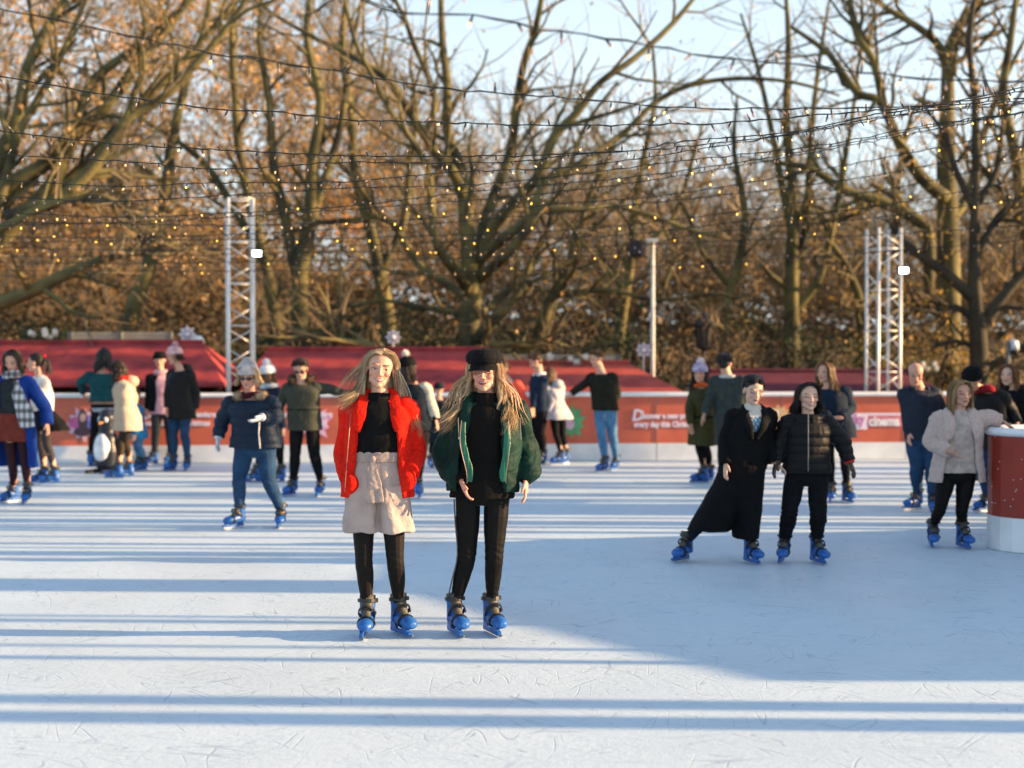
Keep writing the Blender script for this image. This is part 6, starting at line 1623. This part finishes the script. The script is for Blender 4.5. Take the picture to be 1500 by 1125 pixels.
    p.hair(INK, n=260, L=.125, spread=.050, rad=.009, seed=7, front=60, fine=5, part=.02); gl = cloth('brown_leather', (.07, .035, .02), kind='satin')
    for i in range(2): glove(p, i, gl)
    b = MB(); d = (p.wr[1] - p.el[1]).normalized(); b.tube([p.wr[1] - d * .02, p.wr[1] + d * .012], [.046, .045], 12); b.build('red_cuff', cloth('red_bow', (.6, .02, .02)), p.root)
    # navy coat, long hair
    p = P('long haired young woman in a navy coat behind the smiling woman', 0, [(1218, 736, -10), (1243, 736, 14)], (1208, 546), (1214, 568), (1224, 624), yaw=-15, hyaw=-42, vox=.006, smile=0,
          el=[(1203, 595, 0), (1246, 597, .05)], wr=[(1212, 612, -.2), (1233, 612, -.2)], hdir=[(.5, -.5, -.1), (-.8, -.4, .1)], sc=1.0)
    p.legs(C_BLACKW, loose=.004); p.top(cloth('navy_coat', (.010, .022, .042), col2=(.008, .017, .034)), 'coat', hemz=640, off=.045, hemw=.03, sl=(.072, .066, .056), disp=p.folds(.008, 9, 3), foot=0)
    p.hair(BRN + [(.20, .10, .035)], n=220, L=.30, spread=.035, rad=.010, seed=5, front=48, sidewind=[(.0, -.04, 0), (.08, .0, 0)])
    # bald man
    p = P('balding man in a navy jacket and blue jeans looking down behind the beige coat woman', 0, [(1339, 747, -62), (1366, 750, -12)], (1341, 548), (1346, 570), (1350, 638), yaw=8, hyaw=-6, hpitch=24, vox=.0058, male=True, skin='rosy', w=.98, hdy=-.08,
          el=[(1328, 604, .0), (1380, 606, .05)], wr=[(1330, 632, -.05), (1382, 634, 0)], brow=(.08, .05, .03))
    p.legs(C_JEAN, loose=.018, disp=.008); p.top(cloth('navy_shell', (.010, .016, .030), kind='puffer'), hemz=644, off=.048, sl=(.082, .074, .060), disp=p.folds(.010, 8, 3)); p.collar(cloth('navy_shell', (.01, .016, .03)), r=.03, R0=.09)
    rr = random.Random(5); b = MB(); b.cc = DKBR[1]
    for i in range(110):
        sg = 1 if i % 2 else -1; ph = R(lerp(70, 178, rr.random())); z_ = rr.uniform(-.01, .05); q = Vector((sg * .079 * math.sin(ph), -.094 * math.cos(ph) + .018, z_)); b.tube([p.M @ q, p.M @ (q * 1.03 + Vector((0, 0, -.02)))], [.009, .004], 4, cap=False)
    b.build('hair', M_HAIR, p.root, smooth=True)
    # beige fur coat
    p = P('blonde woman in pale beige fur coat resting a hand on the rail', 0, [(1367, 801, -12), (1413, 803, 8)], (1408, 577), (1405, 606), (1402, 690), yaw=-4, hyaw=12, hpitch=2, hroll=-3, vox=.005, skin='tan', eyes=2, lip=(.42, .12, .10),
          el=[(1364, 647, .02), (1449, 612, .0)], wr=[(1391, 662, -.18), (1468, 617, -.02)], kn=[(1377, 745), (1409, 745)], hdir=[(.7, -.4, -.4), (.8, -.1, -.5)], sc=.98)
    p.legs(C_LEG, loose=.003, disp=.004); p.top(cloth('taupe_knit', (.42, .34, .30)), 'jumper', hem=-.02, off=.028, arms=(0, 0), extra=lambda b: b.tube([p.ctr(.94), p.N0 + p.up * .03], [.088, .070], 14), disp=p.folds(.005, 12, 3), top=1.0)
    fc = cloth('beige_fur', (.64, .49, .43), kind='teddy', col2=(.54, .41, .36))
    def ex(b):
        for q in (-1, 1): b.tube([p.N0 + p.r * q * .08 + Vector((0, .05, .03)), p.N0 + p.r * q * .105 + p.f * .05, p.N0 + p.r * q * .115 + p.f * .13 + Vector((0, 0, -.10)), p.N0 + p.r * q * .115 + p.f * .15 + Vector((0, 0, -.22))], [.035, .052, .052, .02], 10, .45, up=p.f, smooth=4)
    p.top(fc, 'coat', hemz=705, off=.058, gap=32, gap_hem=44, thick=.03, hemw=.03, sl=(.086, .078, .060), disp=p.fuzz(.005, 6), extra=ex, waist=-.2, foot=0, slhem=-.01)
    p.hair([(.32, .19, .08), (.45, .28, .13), (.20, .11, .05), (.52, .35, .17)], n=240, L=.25, spread=.02, rad=.010, seed=21, front=56, fine=4, sidewind=[(-.02, -.07, 0), (.0, -.08, 0)])
    # black beanie by the island
    p = P('person in black beanie and red scarf leaning beside the barrier end', 0, [(1441, 750, -60), (1463, 752, -40)], (1424, 557), (1441, 575), (1452, 640), yaw=-30, hyaw=-25, hpitch=32, vox=.007, hdy=-.1, w=1.1,
          el=[(1432, 610, -.1), (1480, 600, 0)], wr=[(1446, 624, -.2), (1490, 620, -.1)])
    p.legs(C_JEAN, loose=.014); p.top(C_BLACKP, hemz=656, off=.05, sl=(.08, .074, .058)); p.finish(scarf_ring(p, None, .045), 'scarf', cloth('crimson_scarf', (.22, .01, .02))); p.hair(INK, n=60, style='short'); p.beanie(C_BLACKW, top=.15, r=1.05)
    # long haired woman at the right edge
    p = P('woman with long auburn hair in a black coat at the right edge behind the rail', 0, [(1488, 742, -30), (1512, 742, -20)], (1477, 550), (1486, 570), (1500, 634), yaw=-25, hyaw=-40, vox=.007, skin='pale', el=[(1470, 600), (1524, 600)], wr=[(1480, 622, -.2), (1524, 625)])
    p.legs(C_BLACKW); p.top(C_BLACKW, 'coat', hemz=660, off=.055, sl=(.08, .074, .058)); p.hair([(.16, .07, .025), (.24, .11, .04), (.10, .045, .02)], n=180, L=.3, spread=.04, rad=.012, seed=8, front=48)
    p.collar(cloth('black_fur', (.02, .018, .018), kind='teddy'), r=.05, R0=.1)
cast()

# ---------------- penguin skating aid
def penguin():
    g_ = ground(157, 692); root = empty('penguin_aid', g_, R(-20)); tag(root, 'black and white penguin shaped skating aid standing beside the beige coat girl', 'skating aid')
    blk = mat('penguin_black', (.012, .016, .028), .35); wht = mat('penguin_white', (.74, .76, .78), .4)
    b = MB(); b.tube([(0, 0, .06), (0, 0, .12), (0, 0, .30), (0, 0, .48), (0, 0, .60), (0, 0, .70), (0, 0, .80), (0, 0, .88), (0, 0, .92)], [.13, .17, .19, .165, .115, .12, .125, .09, .03], 22, smooth=3); V, F, N = solid(b, .01, 2); mesh_np('body', V, F, blk, root)
    b = MB(); b.ell((0, -.10, .34), (.140, .105, .235), n=20, m=14); b.build('belly', wht, root, smooth=True)
    for q in (-1, 1):
        e = MB(); e.ell((q * .045, -.088, .77), (.042, .035, .048)); eo = e.build('eye_patch', wht, root, smooth=True)
        MB().ell((q * .042, -.125, .77), (.015, .010, .018)).build('pupil', blk, eo, smooth=True)
        w = MB(); w.tube([(q * .15, 0, .56), (q * .21, .01, .42), (q * .22, .0, .28)], [.03, .05, .02], 8, .4, smooth=3); w.build('wing', blk, root, smooth=True)
        h = MB(); h.tube([(q * .10, .05, .66), (q * .16, .13, .74), (q * .17, .2, .74)], .014, 8); h.build('handle', mat('handle_orange', (.6, .2, .02), .4), root, smooth=True)
        f = MB(); f.box((q * .13, 0, .03), (.05, .62, .05)); f.build('runner', blk, root)
    k = MB(); k.tube([(0, -.11, .73), (0, -.17, .72), (0, -.20, .705)], [.028, .018, .004], 8, .7); k.build('beak', mat('beak_orange', (.7, .25, .02), .4), root, smooth=True)
penguin()
# ================================================================== strings of fairy lights, fanning out from the right
M_CABLE = mat('cable_black', (.012, .014, .013), .6)
M_CAPB = mat('bulb_holder', (.02, .03, .03), .5)
M_GLOW = mat('bulb_glow', (.4, .25, .12), .3, emit=(1.0, .55, .22), estr=.8)
M_GLOWP = mat('bulb_glow_dim', (.16, .10, .08), .3, emit=(1.0, .60, .45), estr=.08)
M_GLOWG = mat('bulb_glow_gold', (.5, .3, .05), .3, emit=(1.0, .52, .07), estr=2.3)
def bulb_mesh(name, m, k=1.0):
    b = MB(); b.m = 0; b.tube([(0, 0, 0), (0, 0, -.012 * k), (0, 0, -.030 * k)], [.0035 * k, .0055 * k, .0050 * k], 6)
    b.m = 1; b.tube([(0, 0, -.029 * k), (0, 0, -.036 * k), (0, 0, -.046 * k), (0, 0, -.050 * k)], [.0045 * k, .0060 * k, .0045 * k, .001 * k], 6)
    me = bpy.data.meshes.new(name); me.from_pydata(b.v, [], b.f); me.materials.append(M_CAPB); me.materials.append(m); me.polygons.foreach_set('material_index', b.mi); return me
BMS = [bulb_mesh('bulb', M_GLOWP), bulb_mesh('bulb', M_GLOW), bulb_mesh('bulb', M_GLOWG)]
MAST = at(1640, 128, 9.5)
def strand(poly, d0, d1, label, spacing=.105, gold=0.0, warm=.25, seed=1):
    gold *= .7; warm *= .55; spacing *= 1.12
    """poly: picture polyline; d0, d1: distance from the camera plane at its left and right ends"""
    rr = random.Random(seed); xs = [q[0] for q in poly]; x0, x1 = min(xs[0], 0), max(xs[-1], 1500)
    P = [at(px, py, d0 + (d1 - d0) * (px - x0) / (x1 - x0)) for px, py in poly]
    P2, _ = spline(P, [0] * len(P), 10)
    pts = [P2[0]]; 
    root = empty('light_string', P2[-1]); tag(root, label, 'light string', 'strings of fairy lights over the rink'); o = Vector(root.location)
    # resample evenly with a little irregular sag, so the cable reads as twisted
    path = []; acc = 0.0; nxt = 0.0; seg = spacing / 2
    for a, b_ in zip(P2, P2[1:]):
        L = (b_ - a).length; 
        while nxt <= acc + L:
            t = (nxt - acc) / L; path.append(a.lerp(b_, t)); nxt += seg
        acc += L
    J = [p + Vector((0, rr.gauss(0, .002), rr.gauss(0, .0028))) for p in path]
    c = MB(); c.tube([p - o for p in J], .0030, 4)
    c.tube([p - o + Vector((0, .004, .004 * math.sin(i * 1.3))) for i, p in enumerate(J)], .0024, 4); c.build('cable', M_CABLE, root)
    places = J[1::2]; n = len(places); extra = []
    vis = [i for i, p in enumerate(places)]
    k = 0
    for i in vis:
        p = places[i]; u = rr.random(); m = 2 if u < gold else 1 if u < gold + warm else 0
        rot = Euler((rr.gauss(0, .45) + (math.pi if rr.random() < .32 else 0), rr.gauss(0, .5), rr.uniform(0, 6.28)))
        if k < 100:
            b = bpy.data.objects.new('bulb', BMS[m]); COL.objects.link(b); b.parent = root; b.location = p - o; b.rotation_euler = rot; k += 1
        else: extra.append((p - o, rot, m))
    if extra:
        q = MB()
        for p, rot, m in extra:
            me = BMS[m]; Mx = Matrix.Translation(p) @ rot.to_matrix().to_4x4()
            vs = [Mx @ v.co for v in me.vertices]; fs = [tuple(f.vertices) for f in me.polygons]; mi = [f.material_index for f in me.polygons]
            q.add(vs, fs); q.mi[-len(fs):] = [0 if j == 0 else m + 1 for j in mi]
        tag(q.build('bulb', [M_CAPB, M_GLOWP, M_GLOW, M_GLOWG], root), kind='stuff')
END = [(1560, 118), (1640, 100)]
S = [
 ([(470, -40), (560, 12), (640, 22), (713, 13 + 10), (787, 43), (853, 50), (933, 63), (993, 73), (1033, 82), (1150, 93), (1283, 108), (1383, 117), (1500, 119), (1560, 118)], 5.0, 5.6, .15, .0, .25, 'nearest light string, crossing the top right sky above all the others'),
 ([(-20, 6), (3, 15), (117, 37), (220, 58), (310, 78), (400, 90), (493, 105), (633, 127), (750, 138), (867, 147), (993, 157), (1100, 159), (1267, 158), (1367, 154), (1500, 128), (1560, 116)], 6.0, 7.5, .13, .0, .22, 'second light string, from the top left corner gently down to the right'),
 ([(-20, 108), (0, 112), (67, 123), (133, 135), (200, 144), (260, 154), (330, 161), (400, 163), (500, 175), (667, 180), (800, 183), (993, 182), (1100, 177), (1200, 168), (1367, 155), (1500, 133), (1560, 122)], 7.4, 8.5, .105, .0, .2, 'light string starting at the left a tenth of the way down, above the leaning limbs'),
 ([(-20, 190), (0, 192), (167, 210), (333, 220), (500, 228), (717, 229), (833, 225), (933, 220), (1000, 207), (1167, 192), (1300, 165), (1500, 143), (1560, 134)], 9, 9.5, .105, .0, .15, 'light string just below the one over the middle tree fork'),
 ([(-20, 226), (0, 227), (200, 238), (300, 247), (400, 245), (500, 238), (733, 238), (850, 226), (1000, 215), (1150, 197), (1300, 170), (1500, 147), (1560, 138)], 10, 10, .105, .0, .15, 'light string dipping at the left quarter and crossing the middle tree fork'),
 ([(-20, 261), (0, 263), (170, 273), (300, 268), (500, 266), (667, 252), (833, 245), (1000, 222), (1200, 190), (1350, 165), (1500, 152), (1560, 144)], 11, 10.5, .105, .03, .15, 'light string dipping low left, sixth from the top'),
 ([(-20, 286), (0, 287), (150, 295), (300, 288), (500, 276), (700, 270), (833, 257), (1000, 235), (1200, 213), (1367, 182), (1500, 165), (1560, 157)], 12, 11, .105, .05, .15, 'light string just above the left truss top'),
 ([(-20, 311), (0, 311), (180, 318), (330, 312), (500, 303), (667, 283), (833, 268), (1000, 250), (1200, 218), (1367, 185), (1500, 166), (1560, 158)], 13, 11.5, .105, .06, .15, 'light string crossing right at the left truss top'),
 ([(-20, 330), (0, 330), (200, 325), (400, 314), (600, 300), (800, 283), (1000, 257), (1233, 215), (1500, 164), (1560, 152)], 14, 12, .105, .10, .2, 'light string rising steadily from below the left truss top'),
 ([(-20, 326), (150, 327), (350, 330), (600, 322), (800, 300), (1000, 283), (1300, 230), (1500, 190), (1560, 178)], 15, 12.5, .11, .22, .2, 'gold looking light string level with the upper part of the left truss'),
 ([(-20, 346), (200, 348), (450, 338), (700, 322), (1000, 292), (1250, 262), (1500, 214), (1560, 202)], 16, 13, .11, .06, .2, 'light string just above the left floodlight'),
 ([(-20, 356), (200, 352), (450, 350), (700, 343), (850, 335), (1000, 320), (1300, 277), (1500, 233), (1560, 220)], 17, 13.5, .11, .15, .2, 'light string at the height of the left floodlight lamp'),
 ([(-20, 362), (200, 366), (450, 362), (700, 352), (900, 345), (1080, 325), (1300, 300), (1500, 262), (1560, 250)], 18, 14, .11, .08, .2, 'light string just below the left floodlight'),
 ([(-20, 384), (200, 386), (450, 382), (600, 380), (750, 376), (900, 372), (1020, 343), (1267, 320), (1500, 290), (1560, 280)], 19, 15, .115, .18, .25, 'light string crossing the loudspeaker from the dark left wood'),
 ([(-20, 376), (200, 375), (450, 370), (700, 366), (900, 360), (1100, 351), (1300, 343), (1500, 330), (1560, 326)], 20, 16, .115, .12, .2, 'low light string passing behind the top of the right truss'),
 ([(-20, 396), (250, 397), (500, 396), (750, 397), (1000, 388), (1250, 372), (1500, 352), (1560, 347)], 21, 17, .12, .10, .2, 'lowest light string, crossing the middle of the right truss'),
]
for i, (pl, a, b_, sp, gd, wm, lb) in enumerate(S): strand(pl, a, b_, lb, sp, gd, wm, 300 + i)
bpy.data.scenes.remove(TMPS)
